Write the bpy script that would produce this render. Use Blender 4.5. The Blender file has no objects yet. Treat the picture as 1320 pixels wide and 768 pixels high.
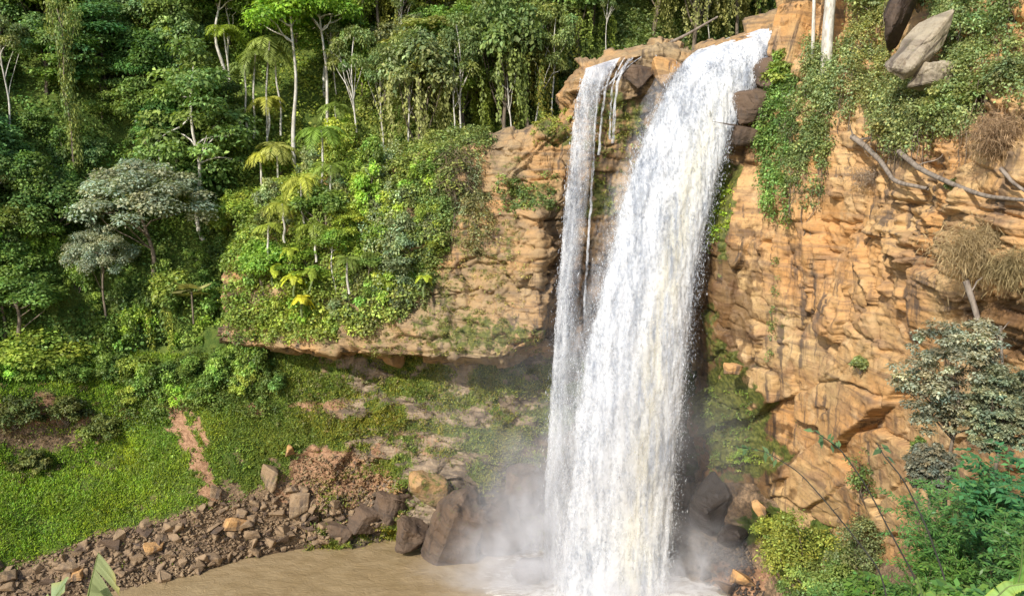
import bpy, bmesh, math, random
import numpy as np
from mathutils import Vector

S = bpy.context.scene
COL = S.collection
random.seed(7)
RNG = np.random.default_rng(11)

# ------------------------------------------------------------------ camera, sky, sun, exposure
F, CX, CY, PITCH = 1098.0, 660.0, 384.0, math.radians(10.0)
cam_data = bpy.data.cameras.new('camera')
cam_data.sensor_width = 36.0
cam_data.lens = F / 1320.0 * 36.0
cam_data.clip_start = 0.1
cam_data.clip_end = 3000.0
cam = bpy.data.objects.new('camera', cam_data)
COL.objects.link(cam)
cam.rotation_euler = (math.radians(90) - PITCH, 0, 0)
S.camera = cam

SUN = Vector((-0.47, -0.70, 0.62)).normalized()          # towards the sun
world = bpy.data.worlds.new('World')
S.world = world
world.use_nodes = True
wn = world.node_tree
bg = wn.nodes['Background']
sky = wn.nodes.new('ShaderNodeTexSky')
sky.sky_type = 'NISHITA'
sky.sun_disc = False
sky.sun_elevation = math.asin(SUN.z)
sky.sun_rotation = math.atan2(SUN.x, SUN.y)
wn.links.new(sky.outputs[0], bg.inputs[0])
bg.inputs[1].default_value = 0.15
sun_data = bpy.data.lights.new('sun', 'SUN')
sun_data.energy = 3.6
sun_data.angle = math.radians(0.6)
sun_data.color = (1.0, 0.955, 0.885)
sun = bpy.data.objects.new('sun', sun_data)
COL.objects.link(sun)
sun.rotation_euler = SUN.to_track_quat('Z', 'Y').to_euler()
S.view_settings.view_transform = 'Standard'
S.view_settings.look = 'None'
S.view_settings.gamma = 1.0
S.view_settings.use_curve_mapping = False
S.view_settings.exposure = 0.62
cy = S.cycles
cy.max_bounces = 6
cy.diffuse_bounces = 3
cy.glossy_bounces = 2
cy.transmission_bounces = 3
cy.transparent_max_bounces = 24
cy.volume_bounces = 2
cy.caustics_reflective = False
cy.caustics_refractive = False
cy.sample_clamp_indirect = 6.0
cy.use_denoising = True

# ------------------------------------------------------------------ numeric helpers
CP, SP = math.cos(PITCH), math.sin(PITCH)

def P(px, py, Y):
    """the point seen at photo pixel (px, py) whose distance ahead is Y metres"""
    px = np.asarray(px, float); py = np.asarray(py, float); Y = np.asarray(Y, float)
    x = (px - CX) / F; y = (CY - py) / F
    t = Y / (CP + y * SP)
    return np.stack([x * t, Y + 0 * t, (y * CP - SP) * t], -1)

def proj(V):
    V = np.asarray(V, float)
    d = V[..., 1] * CP - V[..., 2] * SP
    u = V[..., 1] * SP + V[..., 2] * CP
    return CX + F * V[..., 0] / d, CY - F * u / d

_perm = np.random.default_rng(3).permutation(256)
_perm = np.concatenate([_perm, _perm, _perm])
_g = np.random.default_rng(4).normal(size=(256, 3))
_g /= np.linalg.norm(_g, axis=1)[:, None]

def pn(p, f=1.0, seed=0):
    p = np.asarray(p, float) * f + seed * 17.31
    i = np.floor(p).astype(int); r = p - i; i &= 255
    w = r * r * r * (r * (r * 6 - 15) + 10)
    out = 0
    for dx in (0, 1):
        for dy in (0, 1):
            for dz in (0, 1):
                h = _perm[_perm[_perm[(i[..., 0] + dx) & 255] + ((i[..., 1] + dy) & 255)] + ((i[..., 2] + dz) & 255)]
                g = _g[h]
                d = g[..., 0] * (r[..., 0] - dx) + g[..., 1] * (r[..., 1] - dy) + g[..., 2] * (r[..., 2] - dz)
                out = out + d * (w[..., 0] if dx else 1 - w[..., 0]) * (w[..., 1] if dy else 1 - w[..., 1]) * (w[..., 2] if dz else 1 - w[..., 2])
    return out * 1.5

def fbm(p, f, n=4, seed=0, gain=.5):
    a, o = 1.0, 0
    for k in range(n):
        o = o + a * pn(p, f * 2 ** k, seed + k * 3)
        a *= gain
    return o

def hsh(a, b=0, s=0):
    v = np.sin(a * 127.1 + b * 311.7 + s * 74.7 + .37) * 43758.5453
    return v - np.floor(v)

def sstep(a, b, x):
    t = np.clip((x - a) / (b - a), 0, 1)
    return t * t * (3 - 2 * t)

def inside(px, py, poly):
    px = np.asarray(px); py = np.asarray(py)
    r = np.zeros(px.shape, bool)
    n = len(poly)
    for i in range(n):
        x1, y1 = poly[i]; x2, y2 = poly[(i + 1) % n]
        c = ((y1 > py) != (y2 > py))
        with np.errstate(all='ignore'):
            xx = (x2 - x1) * (py - y1) / (y2 - y1 + 1e-9) + x1
        r ^= c & (px < xx)
    return r

def blobs(px, py, items):
    m = np.zeros(np.shape(px))
    wob = fbm(np.stack([px / 26., py / 26., 0 * px], -1), 1.0, 4, 19)
    for (x, y, rx, ry, s) in items:
        d = np.sqrt(((px - x) / rx) ** 2 + ((py - y) / ry) ** 2) + .5 * wob
        m = np.maximum(m, s * sstep(1.25, .55, d))
    return m

def norm(v):
    return v / (np.linalg.norm(v, axis=-1, keepdims=True) + 1e-9)

# ------------------------------------------------------------------ object helpers
def tag(o, label=None, cat=None, group=None, kind=None):
    if label: o['label'] = label
    if cat: o['category'] = cat
    if group: o['group'] = group
    if kind: o['kind'] = kind
    return o

def new_mesh(name, V, faces, mat=None, tint=None, smooth=False, attr='tint'):
    """V (n,3); faces an (m,k) array or a list of index tuples; tint (n,3) or (n,4)"""
    me = bpy.data.meshes.new(name)
    V = np.ascontiguousarray(V, dtype=np.float32)
    if isinstance(faces, np.ndarray):
        m, k = faces.shape
        me.vertices.add(len(V)); me.loops.add(m * k); me.polygons.add(m)
        me.vertices.foreach_set('co', V.ravel())
        me.loops.foreach_set('vertex_index', faces.astype(np.int32).ravel())
        me.polygons.foreach_set('loop_start', np.arange(0, m * k, k, dtype=np.int32))
        me.polygons.foreach_set('loop_total', np.full(m, k, dtype=np.int32))
        me.update(calc_edges=True)
    else:
        me.from_pydata(V.tolist(), [], faces)
        me.update()
    if smooth:
        me.polygons.foreach_set('use_smooth', np.ones(len(me.polygons), dtype=bool))
    if tint is not None:
        t = np.ones((len(V), 4), dtype=np.float32)
        t[:, :tint.shape[1]] = tint
        a = me.attributes.new(attr, 'FLOAT_COLOR', 'POINT')
        a.data.foreach_set('color', t.ravel())
    if mat: me.materials.append(mat)
    return me

def obj(name, me, parent=None, loc=None):
    o = bpy.data.objects.new(name, me)
    COL.objects.link(o)
    if parent is not None: o.parent = parent
    if loc is not None: o.location = loc
    return o

def empty(name, loc=(0, 0, 0)):
    o = bpy.data.objects.new(name, None)
    COL.objects.link(o)
    o.location = loc
    return o

def copy_tree(o, parent=None):
    c = o.copy()
    COL.objects.link(c)
    c.parent = parent
    for ch in list(o.children):
        copy_tree(ch, c)
    return c

def paint(o, rgb):
    o.color = (*rgb, 1)
    for ch in o.children: paint(ch, rgb)

# ------------------------------------------------------------------ materials
def mat(name):
    m = bpy.data.materials.new(name)
    m.use_nodes = True
    nt = m.node_tree
    for n in list(nt.nodes): nt.nodes.remove(n)
    out = nt.nodes.new('ShaderNodeOutputMaterial')
    return m, nt, out

class G:
    """terse node building"""
    def __init__(s, nt): s.nt = nt; s.N = nt.nodes; s.L = nt.links
    def n(s, t, **k):
        x = s.N.new(t)
        for a, b in k.items(): setattr(x, a, b)
        return x
    def put(s, sock, v):
        if hasattr(v, 'is_output'): s.L.new(v, sock)
        elif isinstance(v, (tuple, list)) and len(v) == 3 and sock.type == 'RGBA': sock.default_value = (*v, 1)
        else: sock.default_value = v
    def coord(s, which='Object', scale=None):
        c = s.n('ShaderNodeTexCoord').outputs[which]
        if scale is None: return c
        m = s.n('ShaderNodeMapping'); m.inputs['Scale'].default_value = scale
        s.L.new(c, m.inputs[0]); return m.outputs[0]
    def noise(s, vec, scale=1, detail=4, rough=.55, dist=0):
        x = s.n('ShaderNodeTexNoise')
        s.L.new(vec, x.inputs['Vector'])
        x.inputs['Scale'].default_value = scale; x.inputs['Detail'].default_value = detail
        x.inputs['Roughness'].default_value = rough; x.inputs['Distortion'].default_value = dist
        return x.outputs[0]
    def math(s, op, a, b=0.0, clamp=False):
        x = s.n('ShaderNodeMath', operation=op, use_clamp=clamp)
        s.put(x.inputs[0], a); s.put(x.inputs[1], b); return x.outputs[0]
    def ramp(s, fac, lo, hi, a=0.0, b=1.0):
        x = s.n('ShaderNodeMapRange', interpolation_type='SMOOTHSTEP')
        s.put(x.inputs[0], fac)
        for i, v in enumerate((lo, hi, a, b)): s.put(x.inputs[i + 1], v)
        return x.outputs[0]
    def mix(s, fac, a, b, mode='MIX'):
        x = s.n('ShaderNodeMix', data_type='RGBA', blend_type=mode)
        s.put(x.inputs[0], fac); s.put(x.inputs[6], a); s.put(x.inputs[7], b); return x.outputs[2]
    def attr(s, name):
        x = s.n('ShaderNodeAttribute', attribute_name=name); return x
    def sep(s, c):
        x = s.n('ShaderNodeSeparateColor'); s.L.new(c, x.inputs[0]); return x.outputs
    def bump(s, h, strength=.5, dist=.1):
        x = s.n('ShaderNodeBump'); x.inputs['Strength'].default_value = strength; x.inputs['Distance'].default_value = dist
        s.L.new(h, x.inputs['Height']); return x.outputs[0]
    def principled(s, col, rough=.8, normal=None, spec=.3):
        x = s.n('ShaderNodeBsdfPrincipled')
        s.put(x.inputs['Base Color'], col); s.put(x.inputs['Roughness'], rough)
        s.put(x.inputs['Specular IOR Level'], spec)
        if normal is not None: s.L.new(normal, x.inputs['Normal'])
        return x.outputs[0]

def leaf_material(name='leaf_green', trans=.33, rough=.5, boost=(2.6, 2.2, 2.1)):
    m, nt, out = mat(name); g = G(nt)
    t = g.attr('tint').outputs['Color']
    oc = g.n('ShaderNodeObjectInfo').outputs['Color']
    c = g.mix(1.0, g.mix(1.0, t, oc, 'MULTIPLY'), boost, 'MULTIPLY')
    b = g.principled(c, rough, spec=.32)
    tr = g.n('ShaderNodeBsdfTranslucent')
    g.put(tr.inputs[0], g.mix(1.0, c, (1.15, 1.2, .6), 'MULTIPLY'))
    mx = g.n('ShaderNodeMixShader'); mx.inputs[0].default_value = trans
    g.L.new(b, mx.inputs[1]); g.L.new(tr.outputs[0], mx.inputs[2])
    g.L.new(mx.outputs[0], out.inputs[0])
    return m

def bark_material(name, c1, c2, scale=3):
    m, nt, out = mat(name); g = G(nt)
    n = g.noise(g.coord('Object', (1, 1, .35)), scale, 5, .65)
    c = g.mix(g.ramp(n, .38, .66), c1, c2)
    g.L.new(g.principled(c, .85, g.bump(n, .6, .05)), out.inputs[0])
    return m

def rock_material(name, cols, wetmul=.30):
    """mask attribute: R moss, G wetness and painted shade, B dry pale dust"""
    m, nt, out = mat(name); g = G(nt)
    co = g.coord('Object')
    big = g.noise(co, .085, 4, .6, .6)
    mid = g.noise(g.coord('Object', (.5, .5, .9)), .55, 6, .62, .5)
    c = g.mix(g.ramp(big, .36, .64), cols[0], cols[1])
    c = g.mix(g.ramp(mid, .44, .70), c, cols[2])
    lay = g.noise(g.coord('Object', (.10, .10, 1.5)), 1.0, 5, .6, .35)
    c = g.mix(g.math('MULTIPLY', g.ramp(lay, .50, .66), .62), c, cols[3])
    pale = g.noise(g.coord('Object', (.5, .5, .35)), .8, 4, .6, .3)
    c = g.mix(g.math('MULTIPLY', g.ramp(pale, .54, .70), .55), c, cols[4])
    stk = g.noise(g.coord('Object', (.85, .85, .07)), 1.0, 5, .62, .2)
    msk = g.noise(co, .11, 3, .5)
    s1 = g.math('MULTIPLY', g.ramp(stk, .50, .63), g.ramp(msk, .40, .56))
    c = g.mix(g.math('MULTIPLY', s1, .82), c, (.075, .058, .048))
    fine = g.noise(co, 3.2, 6, .68, .3)
    c = g.mix(g.math('MULTIPLY', g.ramp(fine, .50, .72), .55), c, (.13, .085, .05))
    a = g.attr('mask')
    r, gg, bb = g.sep(a.outputs['Color'])[0:3]
    wn_ = g.noise(g.coord('Object', (.8, .8, .2)), 1.0, 5, .6)
    wet = g.ramp(g.math('ADD', gg, g.math('MULTIPLY', g.math('SUBTRACT', wn_, .5), 1.3)), .35, .75)
    c = g.mix(g.math('MULTIPLY', wet, .86), c, g.mix(1.0, c, (wetmul, wetmul * .9, wetmul * .85), 'MULTIPLY'))
    mn = g.noise(co, 1.1, 6, .68)
    moss = g.ramp(g.math('ADD', r, g.math('MULTIPLY', g.math('SUBTRACT', mn, .5), 1.7)), .40, .68)
    mc = g.mix(g.ramp(g.noise(co, 2.3, 4), .35, .68), (.045, .062, .012), (.15, .16, .035))
    c = g.mix(g.math('MULTIPLY', moss, .92), c, mc)
    rough = g.math('SUBTRACT', .9, g.math('MULTIPLY', wet, .35))
    bmp = g.bump(g.math('ADD', g.math('MULTIPLY', fine, .6), g.math('ADD', g.math('MULTIPLY', mid, .9), g.math('MULTIPLY', lay, .9))), .55, .3)
    g.L.new(g.principled(c, rough, bmp, .25), out.inputs[0])
    return m

def water_white(name, kind):
    """kind: body | veil | drop"""
    m, nt, out = mat(name); g = G(nt)
    st = g.noise(g.coord('Object', (1.5, 1.0, .16)), 1.0, 5, .62, .35)
    gr = g.noise(g.coord('Object', (2.6, 2.0, 1.1)), 1.5, 5, .75, .3)
    sp = g.attr('flow')
    edge, mud, dens = g.sep(sp.outputs['Color'])[0:3]
    lg = g.noise(g.coord('Object', (1.0, .7, .22)), .6, 4, .62, .5)
    k = g.math('ADD', g.math('ADD', g.math('MULTIPLY', st, .30), g.math('MULTIPLY', lg, .28)), g.math('MULTIPLY', gr, .42))
    white = g.ramp(k, .41, .55)
    c = g.mix(white, (.44, .47, .52), (.90, .91, .92))
    c = g.mix(g.math('MULTIPLY', mud, g.ramp(st, .35, .6)), c, (.90, .83, .60))
    d = g.n('ShaderNodeBsdfDiffuse'); g.put(d.inputs[0], c)
    h = g.bump(gr, .5, .25); g.L.new(h, d.inputs['Normal'])
    t = g.n('ShaderNodeBsdfTranslucent'); g.put(t.inputs[0], c)
    mx = g.n('ShaderNodeMixShader'); mx.inputs[0].default_value = .35
    g.L.new(d.outputs[0], mx.inputs[1]); g.L.new(t.outputs[0], mx.inputs[2])
    sh = mx.outputs[0]
    if kind != 'drop':
        tp = g.n('ShaderNodeBsdfTransparent')
        if kind == 'body':
            al = g.ramp(g.math('ADD', edge, g.math('MULTIPLY', g.math('SUBTRACT', k, .5), 2.6)), .12, .58)
        else:
            al = g.math('MULTIPLY', g.ramp(g.math('ADD', edge, g.math('MULTIPLY', g.math('SUBTRACT', k, .5), 3.6)), .15, 1.1), dens)
        m2 = g.n('ShaderNodeMixShader')
        g.L.new(al, m2.inputs[0]); g.L.new(tp.outputs[0], m2.inputs[1]); g.L.new(sh, m2.inputs[2])
        sh = m2.outputs[0]
    g.L.new(sh, out.inputs[0])
    return m

M = {}
M['leaf'] = leaf_material()
M['leaf_near'] = leaf_material('leaf_glossy', .36, .42, (1.35, 1.3, 1.25))
M['dry'] = leaf_material('dry_straw', .2, .8, (.95, 1.0, 1.05))
M['pale_bark'] = bark_material('pale_bark', (.62, .58, .50), (.34, .30, .24))
M['bark'] = bark_material('brown_bark', (.20, .155, .11), (.09, .07, .05))
M['grey_wood'] = bark_material('weathered_wood', (.27, .22, .17), (.13, .10, .075))
M['dark_stem'] = bark_material('dark_stem', (.05, .045, .035), (.03, .028, .02))
M['green_stem'] = bark_material('green_stem', (.16, .20, .06), (.10, .13, .05))
M['rock'] = rock_material('sandstone', ((.50, .262, .095), (.49, .325, .15), (.35, .205, .10), (.15, .10, .065), (.57, .395, .21)))
M['rock_mid'] = rock_material('weathered_sandstone', ((.42, .24, .10), (.31, .225, .12), (.22, .155, .09), (.12, .09, .062), (.46, .33, .18)))
M['rock_wet'] = rock_material('wet_rock', ((.135, .088, .056), (.11, .078, .054), (.09, .062, .044), (.06, .046, .035), (.17, .125, .09)))
M['grey_rock'] = rock_material('grey_rock', ((.33, .275, .19), (.38, .32, .23), (.23, .185, .13), (.14, .11, .08), (.44, .38, .29)))
M['shade_black_rock'] = rock_material('shade_black_wet_rock', ((.075, .058, .045), (.06, .048, .04), (.05, .04, .034), (.035, .03, .026), (.10, .08, .062)))  # wet rock, its colour blackened further to stand for the undercut's shade
M['rubble'] = rock_material('broken_rock', ((.25, .17, .10), (.32, .225, .13), (.19, .135, .085), (.14, .10, .07), (.37, .28, .18)))

def ground_material():
    """mask attribute: R grass, G rock, B bare reddish earth"""
    m, nt, out = mat('bank_ground'); g = G(nt)
    co = g.coord('Object')
    n1 = g.noise(co, .6, 6, .65); n2 = g.noise(co, 3.0, 6, .7); n3 = g.noise(co, .16, 4, .6)
    soil = g.mix(g.ramp(n2, .38, .64), (.13, .09, .055), (.30, .20, .115))
    rock = g.mix(g.ramp(n1, .38, .64), (.19, .145, .10), (.36, .27, .18))
    lay = g.noise(g.coord('Object', (.12, .12, 1.4)), 1.2, 5, .6, .4)
    rock = g.mix(g.math('MULTIPLY', g.ramp(lay, .5, .62), .7), rock, (.085, .065, .05))
    earth = g.mix(g.ramp(n2, .36, .66), (.24, .13, .07), (.44, .26, .15))
    gr = g.mix(g.ramp(n1, .34, .66), (.05, .085, .014), (.13, .165, .03))
    gr = g.mix(g.math('MULTIPLY', g.ramp(n2, .48, .7), .6), gr, (.035, .055, .012))
    r, gg, bb = g.sep(g.attr('mask').outputs['Color'])[0:3]
    jit = g.math('MULTIPLY', g.math('SUBTRACT', g.noise(co, .8, 7, .72), .5), 2.0)
    c = g.mix(g.ramp(g.math('ADD', gg, jit), .35, .6), soil, rock)
    c = g.mix(g.ramp(g.math('ADD', bb, jit), .35, .6), c, earth)
    c = g.mix(g.ramp(g.math('ADD', r, jit), .35, .65), c, gr)
    wet = g.math('SUBTRACT', 1.0, g.attr('mask').outputs['Alpha'], True)  # wetness together with the painted undercut shade
    c = g.mix(g.math('MULTIPLY', g.ramp(g.math('ADD', wet, g.math('MULTIPLY', jit, .3)), .2, .8), .8), c, g.mix(1.0, c, (.26, .24, .22), 'MULTIPLY'))
    b = g.bump(g.math('ADD', n2, n1), .9, .3)
    g.L.new(g.principled(c, .92, b, .2), out.inputs[0])
    return m
M['ground'] = ground_material()

# ------------------------------------------------------------------ sheets of terrain
def sheet(nodes, nu, nv, smooth_u=3, smooth_v=3):
    """nodes [row][col] = (px, py, Y) -> a fine (nv, nu, 3) grid of points"""
    N = np.array(nodes, float)
    W = P(N[..., 0], N[..., 1], N[..., 2])
    R, C = W.shape[:2]
    ru = np.linspace(0, C - 1, nu); rv = np.linspace(0, R - 1, nv)
    iu = np.minimum(ru.astype(int), C - 2); iv = np.minimum(rv.astype(int), R - 2)
    fu = (ru - iu)[None, :, None]; fv = (rv - iv)[:, None, None]
    a = W[iv][:, iu]; b = W[iv][:, iu + 1]; c = W[iv + 1][:, iu]; d = W[iv + 1][:, iu + 1]
    g = (a * (1 - fu) + b * fu) * (1 - fv) + (c * (1 - fu) + d * fu) * fv
    for ax, k in ((1, smooth_u), (0, smooth_v)):
        for _ in range(k):
            p = np.roll(g, 1, ax); q = np.roll(g, -1, ax)
            if ax == 1: p[:, 0] = g[:, 0]; q[:, -1] = g[:, -1]
            else: p[0] = g[0]; q[-1] = g[-1]
            g = .25 * p + .5 * g + .25 * q
    return g

def grid_normals(g):
    du = np.gradient(g, axis=1); dv = np.gradient(g, axis=0)
    return norm(np.cross(dv, du))

def grid_faces(nv, nu):
    i = np.arange(nv * nu).reshape(nv, nu)
    return np.stack([i[:-1, :-1], i[1:, :-1], i[1:, 1:], i[:-1, 1:]], -1).reshape(-1, 4)

def strata(V, s, h, w, amp, dip=0., seed=0, crack=.0, warp=.5):
    z = V[..., 2] + dip * s + warp * h * 1.6 * pn(V, .12, seed) + warp * h * .5 * pn(V, .5, seed + 5)
    q = z / h
    k = np.floor(q); fr = q - k
    ss = s + w * 1.3 * pn(V, .22, seed + 9)
    wk = w * (.6 + .9 * hsh(k, 5, seed))
    j = np.floor(ss / wk + hsh(k, 2, seed) * 7)
    fj = ss / wk + hsh(k, 2, seed) * 7 - j
    v = hsh(k, j, seed) * amp
    edge = np.minimum(np.minimum(fr, 1 - fr) * h, np.minimum(fj, 1 - fj) * wk * 1.6)
    return v - crack * np.exp(-(edge / .16) ** 2)

def facets(a, b, ca, cb, amp, tilt, seed, V, warp=.25):
    """broken rock: cells of size ca x cb in the (a, b) plane of the wall, each a tilted plane of its own"""
    x = a / ca + warp * pn(V, .9 / ca, seed) + .5 * warp * pn(V, 3. / ca, seed + 2); y = b / cb + warp * pn(V, .9 / cb, seed + 1) + .5 * warp * pn(V, 3. / cb, seed + 4)
    ix = np.floor(x); iy = np.floor(y)
    best = np.full(x.shape, 9e9); second = best.copy(); out = np.zeros(x.shape)
    for dx in (-1, 0, 1):
        for dy in (-1, 0, 1):
            jx, jy = ix + dx, iy + dy
            px_ = jx + .1 + .8 * hsh(jx, jy, seed); py_ = jy + .1 + .8 * hsh(jx, jy, seed + 1)
            d_ = np.abs(x - px_) + np.abs(y - py_)
            v = amp * hsh(jx, jy, seed + 2) + tilt * ((x - px_) * ca * (hsh(jx, jy, seed + 3) - .5) + (y - py_) * cb * (hsh(jx, jy, seed + 4) - .5))
            w = d_ < best
            second = np.where(w, best, np.minimum(second, d_))
            out = np.where(w, v, out); best = np.where(w, d_, best)
    return out - .35 * amp * np.exp(-((second - best) / .05) ** 2)

TERRAIN = {}
def terrain(name, g, material, mask, smooth, kind='structure', label=None):
    me = new_mesh(name, g.reshape(-1, 3), grid_faces(*g.shape[:2]), material, mask.reshape(-1, mask.shape[-1]), smooth, 'mask')
    o = obj(name, me)
    tag(o, label, kind=kind)
    TERRAIN[name] = g
    return o

# --- the forested hillside behind everything
hc = [-700, -350, -100, 100, 300, 450, 600, 720, 900, 1050, 1300, 1750]
hf = [.62, .78, .90, .965, 1.0, 1.0, .985, .97, .96, .95, .94, .93]
hr = [(700, 124), (620, 121), (520, 119), (450, 118), (350, 120), (250, 126), (150, 132), (50, 139), (-50, 148), (-220, 168), (-450, 205)]
hill_nodes = [[(x, y, d * k) for x, k in zip(hc, hf)] for y, d in hr]
hg = sheet(hill_nodes, 300, 200, 6, 6)
hg = hg + grid_normals(hg) * (2.6 * fbm(hg, .055, 4, 2))[..., None]
terrain('hillside', hg, M['ground'], np.stack([1.1 + .3 * pn(hg, .2, 8), 0 * hg[..., 0] + .2, 0 * hg[..., 0]], -1), True)

def hill_at(px, py):
    u, v = proj(hg)
    i = np.argmin((u - px) ** 2 + (v - py) ** 2)
    return hg.reshape(-1, 3)[i].copy()

# --- the middle cliff with its overhanging lip
prof = {
    280: [(330, 122), (360, 114), (375, 113), (390, 112.4), (402, 112), (412, 111.6), (422, 111.3), (430, 111), (440, 110.8), (446, 114)],
    345: [(250, 122), (280, 112.5), (310, 111), (340, 110), (370, 109.2), (392, 108.6), (412, 108), (428, 107.6), (446, 107), (452, 111.5)],
    420: [(195, 121), (220, 112), (262, 109.5), (300, 108.4), (340, 107.4), (375, 106.6), (405, 106), (430, 105.2), (453, 104.4), (459, 110.5)],
    500: [(190, 119), (215, 110), (260, 107.6), (300, 106.6), (340, 105.6), (375, 105), (405, 104.4), (435, 103.2), (457, 102.3), (463, 110)],
    580: [(180, 117), (200, 108.5), (240, 106.5), (268, 105.5), (300, 104), (340, 103.4), (380, 103), (415, 101.8), (461, 99.9), (467, 109.5)],
    645: [(165, 114), (185, 106), (225, 104.8), (255, 104), (275, 102.2), (330, 101.4), (385, 101), (415, 99.6), (463, 98), (469, 109)],
    695: [(160, 112), (178, 104.5), (220, 103.5), (258, 102.6), (278, 99.9), (330, 99.2), (385, 99), (412, 98.5), (432, 98.2), (455, 108)],
    716: [(130, 111), (165, 105), (215, 104), (258, 103), (292, 102), (340, 102.2), (390, 102.6), (420, 103), (445, 104.4), (465, 108)],
    745: [(80, 110), (92, 104), (130, 103.4), (200, 103.4), (270, 103.6), (340, 103.8), (400, 104.3), (440, 105), (470, 106.5), (500, 108)],
    800: [(62, 109), (75, 102.6), (120, 102.2), (180, 103.2), (260, 103.6), (340, 103.8), (400, 104.3), (440, 105), (470, 106.5), (500, 108)],
    850: [(50, 109), (62, 102), (110, 101.4), (180, 102.8), (260, 103.4), (340, 103.6), (400, 104), (440, 104.8), (470, 106), (500, 107.5)],
    890: [(66, 109), (80, 101.8), (120, 101.5), (180, 102), (260, 102.6), (340, 103), (400, 103.4), (440, 104), (470, 105.5), (500, 107)],
    950: [(42, 108), (56, 100.6), (110, 100.2), (180, 100.2), (260, 100.4), (340, 100.8), (400, 101.4), (440, 102.4), (470, 104), (500, 106)],
    1010: [(14, 108), (30, 100), (90, 99.4), (180, 99.4), (260, 99.6), (340, 100), (400, 100.6), (440, 101.6), (470, 103), (500, 105)]}
cols = sorted(prof)
cn = [[(x, prof[x][r][0], prof[x][r][1]) for x in cols] for r in range(10)]
cg = sheet(cn, 470, 330, 5, 2)
cpx, cpy = proj(cg)
nrm = grid_normals(cg)
sx = cg[..., 0]
amp = .5 + .5 * sstep(470, 600, cpx)
d = strata(cg, sx, 3.6, 6.5, 1.7, .05, 1, .32, .3) + strata(cg, sx, 1.15, 2.6, .6, .04, 2, .14, .3) + strata(cg, sx, .45, 1.3, .22, .03, 5, .06)
d = d * amp * .6 + facets(sx, cg[..., 2] - .1 * sx, 5.5, 4.5, 1.5, .4, 51, cg) + facets(sx, cg[..., 2], 2.2, 1.6, .3, .28, 53, cg) + .5 * fbm(cg, .12, 2, 3)
cg = cg + nrm * (d - 1.5)[..., None]
r_moss = blobs(cpx, cpy, [(620, 432, 75, 30, .62), (570, 425, 60, 28, .5), (500, 435, 60, 20, .4), (715, 170, 30, 25, .6), (680, 248, 38, 18, .5),
                          (775, 260, 22, 40, .65), (800, 150, 40, 40, .6), (640, 320, 50, 60, .42), (590, 290, 45, 70, .50), (640, 215, 50, 25, .4), (560, 380, 50, 40, .5), (770, 185, 25, 25, .5),
                          (420, 390, 90, 70, .5), (925, 250, 20, 60, .8)])
g_wet_shade = blobs(cpx, cpy, [(735, 330, 28, 130, .75), (745, 420, 40, 60, .8), (835, 115, 55, 55, .6), (800, 300, 60, 200, .45), (930, 330, 60, 150, .5), (712, 330, 10, 60, .6), (660, 290, 30, 12, .3)])  # wet rock by the falls, plus shade painted on the prow's right side
terrain('middle_cliff', cg, M['rock_mid'], np.stack([r_moss, g_wet_shade, 0 * r_moss], -1), False)

# --- bank: grass slope on the left, recessed green slope under the lip
bx = [-700, -350, -100, 60, 160, 240, 320, 400, 480, 560, 640, 720, 800, 900, 960]
def bank_col(x):
    k = np.interp(x, [-700, -100, 160, 320, 400, 480, 640, 960], [.66, .86, .965, .99, 1.0, 1.0, .99, .985])
    top = np.interp(x, [-700, 0, 120, 170, 240, 320, 420, 960], [560, 508, 500, 515, 500, 455, 440, 440])
    shore = np.interp(x, [-700, -100, 0, 100, 200, 250, 300, 400, 480, 560, 640, 960], [860, 800, 778, 768, 752, 738, 722, 704, 692, 700, 706, 690])
    dt = np.interp(x, [-700, 60, 240, 400, 560, 700, 960], [115, 114, 112.5, 112, 110.5, 109, 108])
    ys = 52.0 / math.tan(math.atan((shore - CY) / F) + PITCH)
    out = [(x, top - 60, dt * k + 6)]
    for t in (0, .18, .36, .54, .7, .85, 1.0):
        bul = math.sin(t * math.pi) * np.interp(x, [100, 400, 500, 960], [0, 1.0, 1.5, 1.0])
        step = np.interp(x, [0, 120, 190], [1., 1., 0.]) * (.20 < t < .4)
        tt = np.interp(t, [0, .18, .36, .54, 1], [0, .05, .36, .54, 1])
        Yv = (dt * k) * (1 - t) + ys * t - bul
        st_ = np.interp(x, [0, 120, 190], [1., 1., 0.])
        if t in (.18, .36): Yv = Yv * (1 - st_) + ((dt * k) * (1 - .12 * t / .36) + ys * .12 * t / .36) * st_
        out.append((x, top + (shore - top) * t, Yv))
    out.append((x, shore + 30, ys - 1.0))
    out.append((x, shore + 120, ys - 3.5))
    return out
bn = [bank_col(x) for x in bx]
bn = [[c[r] for c in bn] for r in range(len(bn[0]))]
bgd = sheet(bn, 560, 260, 6, 4)
bpx, bpy_ = proj(bgd)
rec = sstep(330, 430, bpx)
low = sstep(560, 650, bpy_) * rec
d = (.55 * fbm(bgd, .16, 4, 6)) * (1 - .2 * rec) + rec * (strata(bgd, bgd[..., 0], 2.8, 8, 1.9, .14, 7, .3, .8) + facets(bgd[..., 0], bgd[..., 2], 4.5, 3.0, 1.0, .4, 61, bgd) - 1.2) * (.6 + .5 * low) + low * (facets(bgd[..., 0], bgd[..., 2], 2.2, 1.6, .8, .5, 63, bgd))
bgd = bgd + grid_normals(bgd) * d[..., None]
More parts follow.
